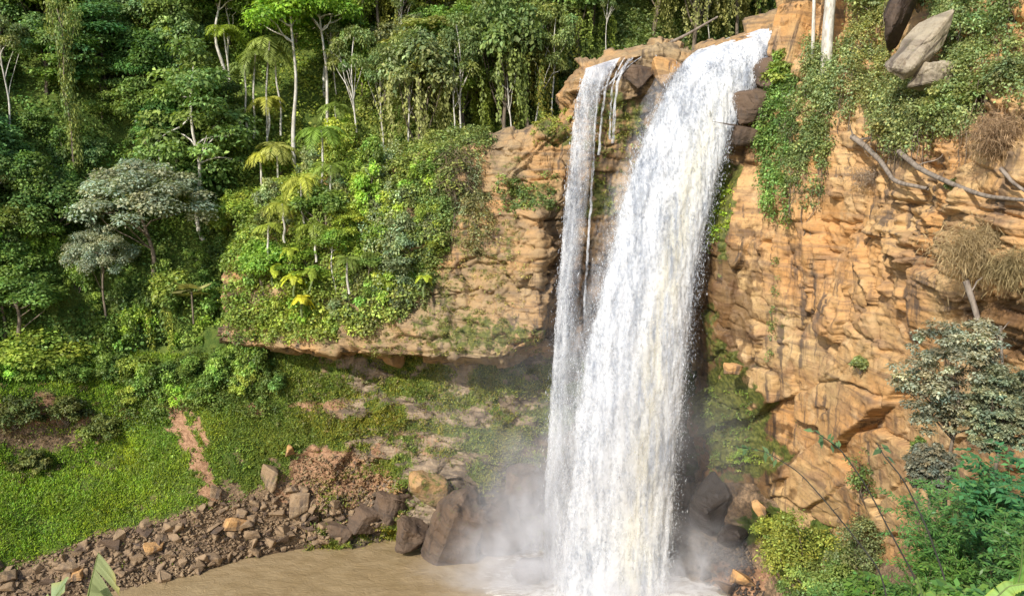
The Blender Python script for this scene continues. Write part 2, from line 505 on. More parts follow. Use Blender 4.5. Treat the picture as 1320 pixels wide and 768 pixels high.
grass = np.clip(.95 - blobs(bpx, bpy_, [(430, 615, 75, 45, 1.0), (420, 660, 90, 50, 1.1), (300, 690, 60, 30, .8), (530, 575, 48, 25, .8),
                                       (620, 600, 70, 22, .45), (640, 660, 130, 60, 1.0), (470, 480, 60, 14, .4), (800, 640, 120, 120, .9), (45, 552, 100, 38, .9), (560, 540, 50, 20, .4), (450, 525, 60, 14, .5), (640, 520, 40, 14, .4), (560, 620, 60, 30, .7), (330, 530, 12, 10, .8), (290, 640, 25, 25, .7), (405, 525, 40, 10, .5)]), 0, 1)
shore_l = np.interp(bpx, [-300, 0, 60, 120, 200, 300, 400], [800, 738, 714, 690, 668, 645, 600])
recw = rec * sstep(380, 470, bpx)
grass = np.clip(grass * (1 - .38 * recw) + .55 * (1 + .8 * recw) * fbm(bgd * np.array([.6, 1, 1.5]), .30, 4, 71) + .1, 0, 1)
grass = grass * (1 - .95 * sstep(-14, 14, bpy_ - shore_l) * sstep(420, 380, bpx))
def streak(pts, w0, w1):
    best = np.full(bpx.shape, 9.)
    for k in range(len(pts) - 1):
        (x1, y1), (x2, y2) = pts[k], pts[k + 1]
        t = np.clip(((bpx - x1) * (x2 - x1) + (bpy_ - y1) * (y2 - y1)) / ((x2 - x1) ** 2 + (y2 - y1) ** 2), 0, 1)
        w = w0 + (w1 - w0) * (k + t) / (len(pts) - 1)
        best = np.minimum(best, np.hypot(bpx - x1 - t * (x2 - x1), bpy_ - y1 - t * (y2 - y1)) / w)
    return sstep(1.5, .4, best + 1.1 * fbm(np.stack([bpx / 14., bpy_ / 14., 0 * bpx], -1), 1., 4, 23))
soil_streak = np.maximum(streak([(222, 522), (238, 560), (258, 598), (276, 640)], 15, 8), .8 * streak([(250, 545), (268, 572)], 7, 4))
grass = grass * (1 - soil_streak)
GRASS_MASK = grass
rockm = np.clip(blobs(bpx, bpy_, [(640, 670, 130, 70, 1.0), (620, 605, 90, 25, .6), (530, 575, 50, 26, .7), (800, 640, 130, 130, 1.0), (520, 660, 60, 40, .7)]), 0, 1)
earth = np.clip(blobs(bpx, bpy_, [(430, 615, 75, 40, .9), (530, 570, 45, 22, .45), (405, 522, 45, 10, .7), (60, 530, 90, 22, .8), (330, 528, 12, 12, .9)]), 0, 1)
earth = np.maximum(earth, soil_streak); rockm = np.maximum(rockm, .75 * recw)
wl = np.exp(-np.clip(bgd[..., 2] + 52.0, 0, 9) / .7)
dry_unshaded = 1 - np.clip(np.maximum(.9 * wl, blobs(bpx, bpy_, [(660, 660, 110, 90, .75), (850, 620, 190, 220, 1.0), (620, 610, 70, 22, .4), (60, 545, 110, 40, .45)])), 0, 1)  # drops where the bank is wet and where undercut shade is painted in
terrain('riverbank', bgd, M['ground'], np.stack([grass, rockm, earth, dry_unshaded], -1), True)

# --- the right cliff
rows_px = {
    'A': [1010, 1004, 995, 965, 930, 905, 892, 886, 885, 885, 890, 895, 900],
    'B': [1020, 1014, 1008, 985, 955, 930, 917, 913, 915, 920, 925, 930, 935],
    'C': [1050, 1042, 1032, 1017, 1000, 985, 975, 970, 970, 972, 975, 980, 985],
    'D': [1100, 1090, 1077, 1066, 1056, 1048, 1045, 1045, 1048, 1050, 1055, 1060, 1065],
    'E': [1170, 1160, 1150, 1140, 1130, 1125, 1120, 1120, 1120, 1120, 1125, 1130, 1135],
    'F': [1240, 1235, 1225, 1215, 1205, 1200, 1195, 1195, 1195, 1195, 1195, 1195, 1195],
    'G': [1320, 1310, 1300, 1295, 1285, 1280, 1276, 1276, 1276, 1276, 1276, 1276, 1276],
    'H': [1420, 1410, 1400, 1395, 1385, 1382, 1380, 1380, 1380, 1380, 1380, 1380, 1380],
    'I': [1640, 1620, 1600, 1590, 1580, 1580, 1580, 1580, 1580, 1580, 1580, 1580, 1580]}
rows_Y = {
    'A': [125, 108, 104, 104, 104, 104, 104, 104, 104, 104, 104, 103, 102],
    'B': [122, 104, 98.6, 97.6, 97.0, 96.6, 96.4, 96.4, 97.2, 99.5, 100.5, 100, 99],
    'C': [118, 101, 95.6, 94.2, 93.0, 92.5, 92.2, 91.8, 91.9, 94.5, 96.5, 96.5, 96],
    'D': [110, 95, 90, 88, 85.8, 84.4, 83.8, 83.4, 83.0, 83.2, 84.5, 86.5, 87],
    'E': [100, 87, 82, 79.6, 76.8, 75.2, 74.4, 74, 73.6, 73.2, 73, 73.6, 74],
    'F': [90, 79, 73.5, 71, 68, 66, 65.2, 64.9, 64.7, 64.5, 64.4, 64.4, 64.5],
    'G': [80, 70, 65, 62.4, 59.4, 57.6, 56.2, 57.6, 58.4, 57.5, 57, 57, 57],
    'H': [68, 60, 55.5, 53.4, 51, 49.4, 48.2, 49.6, 50.4, 50, 49.5, 49.5, 49.5],
    'I': [55, 48, 44, 42, 40, 39, 38.4, 38.8, 39.4, 39, 39, 39, 39]}
rpy = [-260, -70, 40, 110, 180, 250, 330, 400, 480, 560, 650, 730, 820]
ks = 'ABCDEFGHI'
rn = [[(rows_px[k][r], rpy[r], rows_Y[k][r]) for k in ks] for r in range(13)]
rg = sheet(rn, 420, 520, 6, 5)
rpx, rpy_ = proj(rg)
nr = grid_normals(rg)
sx = rg[..., 0] * .62 - rg[..., 1] * .78
upper = blobs(rpx, rpy_, [(1255, 300, 130, 75, 1.0), (1300, 420, 90, 60, 1.0), (1180, 110, 190, 90, .8)])
flute = blobs(rpx, rpy_, [(1080, 300, 110, 110, 1.0)])
d = strata(rg, sx, 4.2, 5.5, 1.4, .10, 11, .30, .25) * (.5 + .6 * upper) * (1 - .75 * flute)
d = d + strata(rg, sx, 1.1, 3.2, .8, .06, 12, .2, .25) * (.16 + 1.1 * upper)
d = d + strata(rg, sx, .42, 1.9, .34, .05, 15, .10, .25) * (.12 + 1.1 * upper)
low_ = sstep(410, 500, rpy_)
zz_ = rg[..., 2]
d = d * (1 - .86 * low_)
d = d + facets(sx, zz_ - .55 * sx, 10.0, 5.0, 1.25, .30, 41, rg, .10) * low_ + facets(sx, zz_ - .6 * sx, 5.0, 1.3, .16, .12, 43, rg, .12) * (.15 + .85 * low_)
d = d + facets(sx, zz_, 4.2, 9.0, 1.5, .36, 45, rg, .12) * (1 - low_) * (1 - .5 * upper) + facets(sx, zz_, 1.5, 2.4, .12, .2, 47, rg) * (1 - .5 * low_)
d = d + flute * (strata(rg, sx, 11.0, 2.6, 1.7, .1, 16, .40, .12) + strata(rg, sx, 6.0, 1.1, .4, .1, 17, .12, .15) - .6)
d = d + .6 * fbm(rg, .09, 2, 12) + .07 * fbm(rg, 1.0, 3, 14)
rg = rg + nr * (d - 1.7)[..., None]
r_moss = blobs(rpx, rpy_, [(925, 255, 22, 75, 1.0), (930, 540, 45, 90, .95), (960, 590, 45, 30, .8), (1000, 140, 40, 50, .5), (1010, 560, 30, 60, .25), (1090, 640, 50, 30, .3),
                           (1180, 100, 150, 70, .38), (1000, 420, 12, 60, .35), (910, 430, 14, 60, .6)])
g_wet_shade = blobs(rpx, rpy_, [(900, 390, 72, 170, 1.15), (915, 610, 85, 120, 1.3), (955, 350, 40, 120, .5), (985, 500, 40, 60, .35), (950, 170, 40, 40, .7), (1000, 350, 30, 40, .35), (1260, 320, 110, 60, .34), (1290, 420, 60, 45, .85),
                          (1120, 470, 40, 25, .35), (1180, 180, 90, 30, .3), (1250, 60, 100, 60, .4), (940, 400, 30, 60, .4), (960, 620, 60, 40, .6)])  # seepage beside the fall, plus shade painted below the overhangs
terrain('right_cliff', rg, M['rock'], np.stack([r_moss, g_wet_shade, 0 * r_moss], -1), False)

# --- low bank at the foot of the right cliff
rb = {870: [(620, 103), (690, 100.5), (735, 98.5), (800, 95), (900, 88)], 950: [(620, 98.5), (680, 97), (725, 95), (800, 91), (900, 85)],
      1010: [(625, 95), (675, 92.5), (730, 89), (800, 84), (900, 78)], 1080: [(640, 88), (675, 85.5), (720, 82), (800, 76), (900, 70)],
      1150: [(660, 80), (690, 77), (730, 73), (800, 68), (900, 62)], 1260: [(650, 66), (690, 63), (730, 60), (800, 56), (900, 50)]}
rbn = [[(x, rb[x][r][0], rb[x][r][1]) for x in sorted(rb)] for r in range(5)]
rbg = sheet(rbn, 180, 140, 4, 4)
d = .8 * fbm(rbg, .25, 4, 21) + strata(rbg, rbg[..., 0], .9, 2.4, .6, .1, 22, .1)
rbg = rbg + grid_normals(rbg) * d[..., None]
qx, qy = proj(rbg)
terrain('lower_bank', rbg, M['ground'], np.stack([blobs(qx, qy, [(1040, 690, 90, 60, .8), (970, 690, 30, 16, .8)]), blobs(qx, qy, [(930, 720, 60, 60, .9)]), blobs(qx, qy, [(950, 745, 50, 25, .8)]), 1 - blobs(qx, qy, [(905, 680, 105, 85, 1.0), (960, 680, 50, 50, .9)])], -1), True)

# --- the spur the camera stands on
gc = [-700, -200, 150, 500, 850, 1050, 1150, 1250, 1350, 1550, 2000]
gt = [(960, 30), (940, 30), (930, 30), (930, 32), (900, 40), (850, 46), (800, 48), (720, 48), (680, 46), (660, 42), (650, 36)]
gn = [[(x, t[0] + 60, t[1] + 12) for x, t in zip(gc, gt)], [(x, t[0], t[1]) for x, t in zip(gc, gt)],
      [(x, t[0] + 45, t[1] * .7) for x, t in zip(gc, gt)], [(x, t[0] + 120, t[1] * .45) for x, t in zip(gc, gt)],
      [(x, t[0] + 300, t[1] * .22) for x, t in zip(gc, gt)], [(x, t[0] + 900, 2.0) for x, t in zip(gc, gt)]]
gg_ = sheet(gn, 120, 90, 3, 3)
gg_ = gg_ + np.array([0, 0, 1.0]) * (.5 * fbm(gg_, .2, 3, 31))[..., None]
terrain('foreground_slope', gg_, M['ground'], np.stack([.7 + 0 * gg_[..., 0], 0 * gg_[..., 0], 0 * gg_[..., 0]], -1), True)

# ------------------------------------------------------------------ pool and river
def pool_material():
    m, nt, out = mat('muddy_water'); g = G(nt)
    co = g.coord('Object')
    n = g.noise(g.coord('Object', (.5, .8, 1)), .3, 6, .65, 1.0)
    c = g.mix(g.ramp(n, .35, .66), (.265, .188, .095), (.345, .255, .14))
    f = g.noise(g.coord('Object', (.5, 1.2, 1)), .9, 7, .72, 1.2)
    q = P(790, 770, 94.5)
    vd = g.n('ShaderNodeVectorMath', operation='DISTANCE')
    g.L.new(co, vd.inputs[0]); vd.inputs[1].default_value = (float(q[0]), float(q[1]), -52.0)
    near = g.ramp(vd.outputs['Value'], 5, 30, .26, -.13)
    foam = g.ramp(g.math('ADD', f, near), .66, .78)
    c = g.mix(foam, c, (.78, .74, .66))
    w = g.noise(g.coord('Object', (.8, 1.2, 1)), .9, 6, .65, 1.2)
    x = g.n('ShaderNodeBsdfPrincipled')
    g.put(x.inputs['Base Color'], c); g.put(x.inputs['Roughness'], g.ramp(foam, 0, 1, .13, .8))
    x.inputs['Specular IOR Level'].default_value = .35
    g.L.new(g.bump(w, .40, .6), x.inputs['Normal'])
    g.L.new(x.outputs[0], out.inputs[0])
    return m
M['pool'] = pool_material()
xs = np.linspace(-75, 60, 240); ys = np.linspace(45, 125, 180)
X, Yg = np.meshgrid(xs, ys)
pg = np.stack([X, Yg, 0 * X - 52.0], -1)
fall_base = P(790, 770, 94.5)
dist = np.hypot(X - fall_base[0], Yg - fall_base[1])
pg[..., 2] += (.05 + .35 * np.exp(-dist / 9)) * fbm(pg * np.array([1, 1.6, 1]), .45, 4, 41)
o = obj('pool_water', new_mesh('pool_water', pg.reshape(-1, 3), grid_faces(180, 240)[:, ::-1].copy(), M['pool'], None, True))
tag(o, kind='structure')

# ------------------------------------------------------------------ the waterfalls
M['fall_body'] = water_white('white_water', 'body')
M['fall_veil'] = water_white('thin_white_water', 'veil')
M['fall_drop'] = water_white('water_drops', 'drop')

def fall_tube(name, Lp, Rp, Ys, thick, nu, nv, edge_pow, material, parent, disp, mudf=None, dens=None, seed=0, yoff=0.):
    """a closed curtain of water: an ellipse swept down between its left and right edges"""
    n = len(Lp)
    t = np.linspace(0, n - 1, nv)
    ip = lambda a: np.interp(t, np.arange(n), a)
    Ls = P(ip([p[0] for p in Lp]), ip([p[1] for p in Lp]), ip(Ys))
    Rs = P(ip([p[0] for p in Rp]), ip([p[1] for p in Rp]), ip(Ys))
    T = ip(thick)
    for a in (Ls, Rs):
        for _ in range(6):
            a[1:-1] = .25 * a[:-2] + .5 * a[1:-1] + .25 * a[2:]
    th = np.linspace(0, 2 * np.pi, nu, endpoint=False)
    cth = np.sign(np.cos(th)) * np.abs(np.cos(th)) ** .75
    C = (Ls + Rs) / 2; H = (Rs - Ls) / 2
    V = C[:, None, :] + H[:, None, :] * cth[None, :, None]
    V[..., 1] += -T[:, None] * np.sin(th)[None, :] + yoff
    q = V * np.array([1.0, 1.0, .22])
    dsp = disp * (fbm(q, .8, 4, seed + 50) + .35 * fbm(V * np.array([1.2, 1.2, .45]), 1.5, 3, seed + 60)) * np.minimum(1, .25 + t / (n - 1) * 4)[:, None]
    nn = norm(np.stack([np.broadcast_to(np.cos(th), dsp.shape) * .5, np.broadcast_to(-np.sin(th), dsp.shape), 0 * dsp], -1))
    V = V + nn * dsp[..., None]
    edge = np.broadcast_to(np.clip(1.05 - np.abs(cth) ** edge_pow, 0, 1), dsp.shape) + (.7 * sstep(.16, .02, t / (n - 1) / 1.0 / (n - 1) * (n - 1)))[:, None]
    vv = np.broadcast_to((t / (n - 1))[:, None], dsp.shape)
    uu = np.broadcast_to(cth[None, :], dsp.shape)
    mu = mudf(uu, vv) if mudf else 0 * dsp
    de = dens(uu, vv) if dens else 0 * dsp + 1
    i = np.arange(nv * nu).reshape(nv, nu)
    j = np.roll(i, -1, 1)
    f = np.stack([i[:-1], i[1:], j[1:], j[:-1]], -1).reshape(-1, 4)
    return obj(name, new_mesh(name, V.reshape(-1, 3), f, material, np.stack([edge, mu, de], -1).reshape(-1, 3), True, 'flow'), parent)

def drops(name, pts, size, parent, mud=None, stretch=2.6, seed=0):
    """flying water: small crossed diamonds, longer along the fall"""
    rg_ = np.random.default_rng(seed)
    n = len(pts)
    a = rg_.uniform(0, np.pi, n)
    s = size * rg_.lognormal(0, .45, n)
    ax = np.stack([np.cos(a), np.sin(a), 0 * a], -1) * s[:, None]
    ay = np.stack([-np.sin(a), np.cos(a), 0 * a], -1) * s[:, None]
    up = np.stack([rg_.normal(0, .25, n), rg_.normal(0, .25, n), np.ones(n)], -1) * (s * stretch * rg_.uniform(.5, 1.4, n))[:, None]
    V = np.stack([pts + up, pts + ax, pts - up * 1.2, pts - ax, pts + ay, pts - ay], 1).reshape(-1, 3)
    b = (np.arange(n) * 6)[:, None]
    f = np.concatenate([b + np.array([[0, 1, 2, 3]]), b + np.array([[0, 4, 2, 5]])])
    t = np.zeros((len(V), 3)); t[:, 0] = 1
    if mud is not None: t[:, 1] = np.repeat(mud, 6)
    return obj(name, new_mesh(name, V, f, M['fall_drop'], t, False, 'flow'), parent)

ML = [(903, 66), (886, 74), (868, 98), (848, 138), (824, 190), (804, 250), (787, 320), (770, 390), (754, 460), (744, 520), (737, 590), (730, 660), (722, 720), (712, 800)]
MR = [(1012, 26), (1000, 40), (985, 78), (966, 118), (944, 165), (925, 225), (910, 290), (898, 360), (888, 430), (880, 500), (873, 570), (867, 640), (862, 710), (860, 800)]
MY = [104.5, 100.6, 99.4, 98.5, 97.8, 97.1, 96.5, 96.0, 95.6, 95.3, 95.1, 95.0, 94.9, 94.8]
MT = [.25, .45, .8, 1.1, 1.4, 1.7, 1.9, 2.1, 2.2, 2.3, 2.4, 2.4, 2.5, 2.6]
q0 = P(790, 770, 95)
wf = empty('waterfall', tuple(q0 * np.array([1, 1, 0]) + np.array([0, 0, -52.0])))
tag(wf, 'broad main waterfall, thick white water with a muddy yellowish streak, plunging past the orange cliff', 'waterfall')
bpy.context.view_layer.update()
def mudf(u, v):
    return np.exp(-((u - (.38 - .05 * v)) / .30) ** 2) * sstep(.12, .4, v) * .75
def attach(o, parent):
    o.parent = parent; o.matrix_parent_inverse = parent.matrix_world.inverted(); return o
attach(fall_tube('water_curtain', ML, MR, MY, MT, 300, 560, 7, M['fall_body'], None, .34, mudf), wf)
vl = [(a - 14 - 6 * i ** .5, b) for i, (a, b) in enumerate(ML)]; vr = [(a + 5 + 3 * i ** .5, b) for i, (a, b) in enumerate(MR)]
attach(fall_tube('spray_veil', vl[2:], vr[2:], MY[2:], [q * 1.25 for q in MT[2:]], 160, 300, 3, M['fall_veil'], None, .3, None, lambda u, v: .12 + .30 * v + 0 * u, 31), wf)
rr = np.random.default_rng(77)
def fall_points(Lp, Rp, Ys, Ts, n, spread_fn, ub, seed):
    r = np.random.default_rng(seed)
    m = len(Lp)
    t = r.uniform(1.6, m - 1, n)
    u = ub(r, n)
    ip = lambda a: np.interp(t, np.arange(m), a)
    A = P(ip([p[0] for p in Lp]), ip([p[1] for p in Lp]), ip(Ys)); B = P(ip([p[0] for p in Rp]), ip([p[1] for p in Rp]), ip(Ys))
    pt = A * (.5 - u / 2)[:, None] + B * (.5 + u / 2)[:, None]
    v = t / (m - 1)
    face = np.sqrt(np.clip(1 - u * u, 0, 1))
    pt[:, 1] -= ip(Ts) * face + np.abs(r.normal(.1, .35, n))
    sp = spread_fn(v)
    pt += r.normal(0, 1, (n, 3)) * sp[:, None] * np.array([1, .7, 1])
    return pt, u, v
pt, u, v = fall_points(ML, MR, MY, MT, 15000, lambda v: .1 + .25 * v, lambda r, n: r.uniform(-1.0, 1.0, n), 5)
attach(drops('spray', pt, .028, None, mudf(u, v), 2.2, 6), wf)
pt, u, v = fall_points(ML, MR, MY, MT, 26000, lambda v: .25 + .6 * v, lambda r, n: np.where(r.random(n) < .62, -1, 1) * (1 - np.abs(r.normal(0, .13, n))), 8)
attach(drops('edge_spray', pt, .016, None, None, 4.0, 9), wf)

SL = [(768, 84), (756, 88), (748, 112), (741, 150), (735, 200), (729, 260), (723, 330), (717, 400), (711, 470), (706, 550), (702, 630), (699, 710), (696, 800)]
SR = [(800, 74), (792, 84), (780, 112), (772, 140), (766, 190), (760, 250), (753, 320), (748, 390), (745, 460), (742, 530), (738, 610), (736, 700), (734, 800)]
SY = [104.5, 102.2, 101.4, 101, 100.6, 100.2, 99.8, 99.4, 99.0, 98.6, 98.2, 97.9, 97.6]
ST = [.1, .15, .25, .35, .45, .55, .65, .75, .8, .9, .95, 1.0, 1.0]
sf = empty('waterfall', tuple(P(715, 760, 97.6) * np.array([1, 1, 0]) + np.array([0, 0, -52.0])))
tag(sf, 'thin veil-like side waterfall, see-through, falling left of the broad one', 'waterfall')
bpy.context.view_layer.update()
dn = lambda u, v: np.clip(.60 - .36 * sstep(-.3, .7, u) * sstep(.08, .25, v) - .10 * v, 0, 1)
attach(fall_tube('water_curtain', SL, SR, SY, ST, 120, 460, 4, M['fall_veil'], None, .16, None, dn, 20), sf)
pt, u, v = fall_points(SL, SR, SY, ST, 9000, lambda v: .08 + .3 * v, lambda r, n: np.clip(r.normal(-.35, .45, n), -1.1, 1.1), 15)
attach(drops('spray', pt, .018, None, None, 4.0, 16), sf)
# single strands that run over the brown ledge between the two falls
def strand(path, Y, w, seed):
    pts = np.array(path, float)
    t = np.linspace(0, len(pts) - 1, 60)
    ip = lambda k: np.interp(t, np.arange(len(pts)), pts[:, k])
    Yv = np.interp(t, np.arange(len(pts)), Y)
    c = P(ip(0), ip(1), Yv)
    wv = w * (.55 + .8 * np.abs(pn(c, .5, seed)) + .3 * t / t[-1])
    a = np.linspace(0, 2 * np.pi, 8, endpoint=False)
    V = c[:, None, :] + np.stack([np.cos(a)[None] * wv[:, None] * 1.5, np.sin(a)[None] * wv[:, None], 0 * wv[:, None] * a[None]], -1)
    V += .12 * np.stack([pn(V, .9, seed), pn(V, .9, seed + 1), 0 * V[..., 0]], -1)
    i = np.arange(60 * 8).reshape(60, 8); j = np.roll(i, -1, 1)
    f = np.stack([i[:-1], i[1:], j[1:], j[:-1]], -1).reshape(-1, 4)
    return V.reshape(-1, 3), f, np.tile(np.array([[.55, 0, .8]]), (480, 1))
vs, fs, ts, off = [], [], [], 0
for k, (path, Y, w) in enumerate([
        ([(818, 72), (806, 86), (797, 104), (793, 130), (791, 160), (790, 185)], [103, 101.2, 100.6, 100.5, 100.4, 100.3], .11),
        ([(812, 76), (800, 92), (786, 108), (772, 118)], [103, 101.4, 100.8, 100.7], .12),
        ([(796, 78), (788, 92), (783, 108), (778, 122)], [103, 101.5, 101, 100.9], .09),
        ([(806, 75), (795, 92), (789, 112), (787, 150), (786, 180)], [103, 101.3, 100.7, 100.5, 100.4], .07),
        ([(784, 82), (776, 100), (770, 118)], [103, 101.5, 101], .09),
        ([(830, 71), (812, 84), (800, 96)], [102.5, 101.2, 100.8], .07),
        ([(845, 71), (850, 80), (851, 100)], [101.4, 100.6, 100.4], .07),
        ([(770, 120), (766, 180), (762, 260), (757, 330), (752, 420)], [101.2, 100.7, 100.3, 99.8, 99.2], .10),
        ([(780, 118), (776, 150), (772, 200)], [100.9, 100.6, 100.4], .09),
        ([(758, 88), (745, 130), (737, 200), (731, 270), (724, 350), (718, 430), (712, 520), (707, 620), (704, 720)], [102, 101, 100.4, 100, 99.6, 99.2, 98.6, 98, 97.6], .22),
        ([(764, 88), (752, 130), (744, 200), (738, 280), (730, 380), (724, 500), (718, 640), (716, 760)], [102, 101, 100.5, 100, 99.3, 98.7, 97.9, 97.5], .17)]):
    V, f, t = strand(path, Y, w, 80 + k)
    vs.append(V); fs.append(f + off); ts.append(t); off += len(V)
attach(obj('water_strands', new_mesh('water_strands', np.concatenate(vs), np.concatenate(fs), M['fall_veil'], np.concatenate(ts), True, 'flow')), sf)
# river above the brink
rv = sheet([[(905, 60, 118), (1030, 20, 116)], [(900, 64, 108), (1022, 24, 107)], [(890, 70, 102.5), (1008, 32, 101.5)], [(884, 76, 100.8), (1001, 42, 100)]], 40, 40, 2, 2)
rv[..., 2] += .12 * fbm(rv, .8, 3, 44)
o = obj('river_water', new_mesh('river_water', rv.reshape(-1, 3), grid_faces(40, 40), M['fall_drop'], np.tile(np.array([[1., .3, 1]]), (1600, 1)), True, 'flow'))
tag(o, kind='structure')

# ------------------------------------------------------------------ mist at the foot of the falls
def mist(px, py, Y, r, dens, seed):
    m, nt, out = mat('mist_air'); g = G(nt)
    co = g.coord('Object')
    ln = g.n('ShaderNodeVectorMath', operation='LENGTH'); g.L.new(co, ln.inputs[0])
    fall = g.math('POWER', g.math('SUBTRACT', 1.0, ln.outputs['Value'], True), 1.5)
    n = g.noise(co, 1.5 + .2 * seed, 5, .62, 1.0)
    dd = g.math('MULTIPLY', g.math('MULTIPLY', fall, g.ramp(n, .40, .66)), dens)
    v = g.n('ShaderNodeVolumePrincipled')
    v.inputs['Color'].default_value = (.97, .97, 1, 1)
    v.inputs['Anisotropy'].default_value = .0
    g.L.new(dd, v.inputs['Density']); g.L.new(v.outputs[0], out.inputs['Volume'])
    bm = bmesh.new(); bmesh.ops.create_icosphere(bm, subdivisions=3, radius=1)
    me = bpy.data.meshes.new('mist'); bm.to_mesh(me); bm.free(); me.materials.append(m)
    o = obj('mist', me, None, tuple(P(px, py, Y))); o.scale = r
    tag(o, kind='stuff'); return o
mist(672, 715, 94.0, (10, 6, 11), .5, 1)
mist(640, 745, 93.5, (12, 6, 6), .28, 5)
mist(690, 660, 95.0, (8, 5, 12), .28, 6)
mist(890, 745, 94.0, (9, 6, 9.5), .55, 2)
mist(775, 775, 91.0, (16, 6, 6.5), .7, 3)
mist(760, 610, 95.5, (24, 10, 26.0), .12, 4)

# ------------------------------------------------------------------ foliage
def leaves_at(pts, nrm_, axis, L, W, fold=.12):
    """one rhombic leaf per point: nrm_ faces the leaf, axis runs along it"""
    ax = norm(axis - nrm_ * np.sum(axis * nrm_, -1, keepdims=True))
    sd = np.cross(nrm_, ax)
    L = L[:, None]; W = W[:, None]
    a = pts
    b = pts + ax * L * .45 + sd * W + nrm_ * (fold * L)
    c = pts + ax * L
    d = pts + ax * L * .45 - sd * W + nrm_ * (fold * L)
    V = np.stack([a, b, c, d], 1).reshape(-1, 3)
    return V, np.arange(len(V)).reshape(-1, 4)

def clump_leaves(centers, radii, n_each, L, rng, up=.55, droop=.25, shell=.55, tint_sd=.17):
    """leaves through the outer part of every ellipsoidal clump"""
    centers = np.asarray(centers, float); radii = np.asarray(radii, float)
    if radii.ndim == 1: radii = np.stack([radii] * 3, -1)
    n_each = np.broadcast_to(n_each, len(centers))
    idx = np.repeat(np.arange(len(centers)), n_each)
    n = len(idx)
    d = norm(rng.normal(size=(n, 3)))
    d[:, 2] = np.where((d[:, 2] < -.35) & (rng.random(n) < .7), -d[:, 2], d[:, 2])
    rad = (shell + (1 - shell) * rng.random(n)) * rng.choice([1, 1, 1, 1.18], n)
    lump = 1 + .28 * pn(d * 2.2 + idx[:, None] * 3.7, 1.0, 3)
    p = centers[idx] + d * radii[idx] * (rad * lump)[:, None]
    nn = norm(d * .55 + np.array([0, 0, up]) + rng.normal(0, .38, (n, 3)))
    ax = norm(d * .6 + rng.normal(0, .6, (n, 3)) + np.array([0, 0, -droop]))
    Ls = L * rng.uniform(.6, 1.35, n)
    V, f = leaves_at(p, nn, ax, Ls, Ls * rng.uniform(.24, .36, n))
    cb = np.exp(rng.normal(0, tint_sd, len(centers)))[idx]
    hue = np.clip(rng.normal(0, .08, len(centers))[idx] + rng.normal(0, .07, n), -.22, .16)
    br = cb * np.exp(rng.normal(0, .20, n))
    t = np.stack([br * (1 + hue), br, br * (1 - .8 * hue)], -1)
    return V, f, np.repeat(np.clip(t, .15, 2.6), 4, 0)

def join(parts):
    vs, fs, ts, o = [], [], [], 0
    for V, f, t in parts:
        vs.append(V); fs.append(f + o); ts.append(t); o += len(V)
    return np.concatenate(vs), np.concatenate(fs), np.concatenate(ts)

def tube(path, rad, sides=7, wob=0.0, rng=None):
    c = np.asarray(path, float); n = len(c)
    r = np.broadcast_to(np.asarray(rad, float), n)
    tg = norm(np.gradient(c, axis=0))
    ref = np.array([0.31, .95, .05])
    s1 = norm(np.cross(tg, ref)); s2 = np.cross(tg, s1)
    a = np.linspace(0, 2 * np.pi, sides, endpoint=False)
    V = c[:, None] + (s1[:, None] * np.cos(a)[None, :, None] + s2[:, None] * np.sin(a)[None, :, None]) * r[:, None, None]
    if wob: V += wob * (rng or RNG).normal(size=V.shape)
    i = np.arange(n * sides).reshape(n, sides); j = np.roll(i, -1, 1)
    f = np.stack([i[:-1], j[:-1], j[1:], i[1:]], -1).reshape(-1, 4)
    return V.reshape(-1, 3), f, np.ones((n * sides, 3))

def bend(a, b, n=9, sag=0., wob=.0, rng=None):
    a = np.asarray(a, float); b = np.asarray(b, float)
    t = np.linspace(0, 1, n)[:, None]
    p = a + (b - a) * t
    p[:, 2] += sag * np.sin(np.pi * t[:, 0])
    if wob:
        k = (rng or RNG).normal(0, wob, (4, 3))
        tt = t[:, 0]
        for q in range(4): p += np.sin(np.pi * tt * (q + 1))[:, None] * k[q] / (q + 1)
    return p

def smooth_path(pts, n=24):
    pts = np.asarray(pts, float)
    t = np.linspace(0, len(pts) - 1, n)
    c = np.stack([np.interp(t, np.arange(len(pts)), pts[:, k]) for k in range(3)], -1)
    for _ in range(3): c[1:-1] = .25 * c[:-2] + .5 * c[1:-1] + .25 * c[2:]
    return c

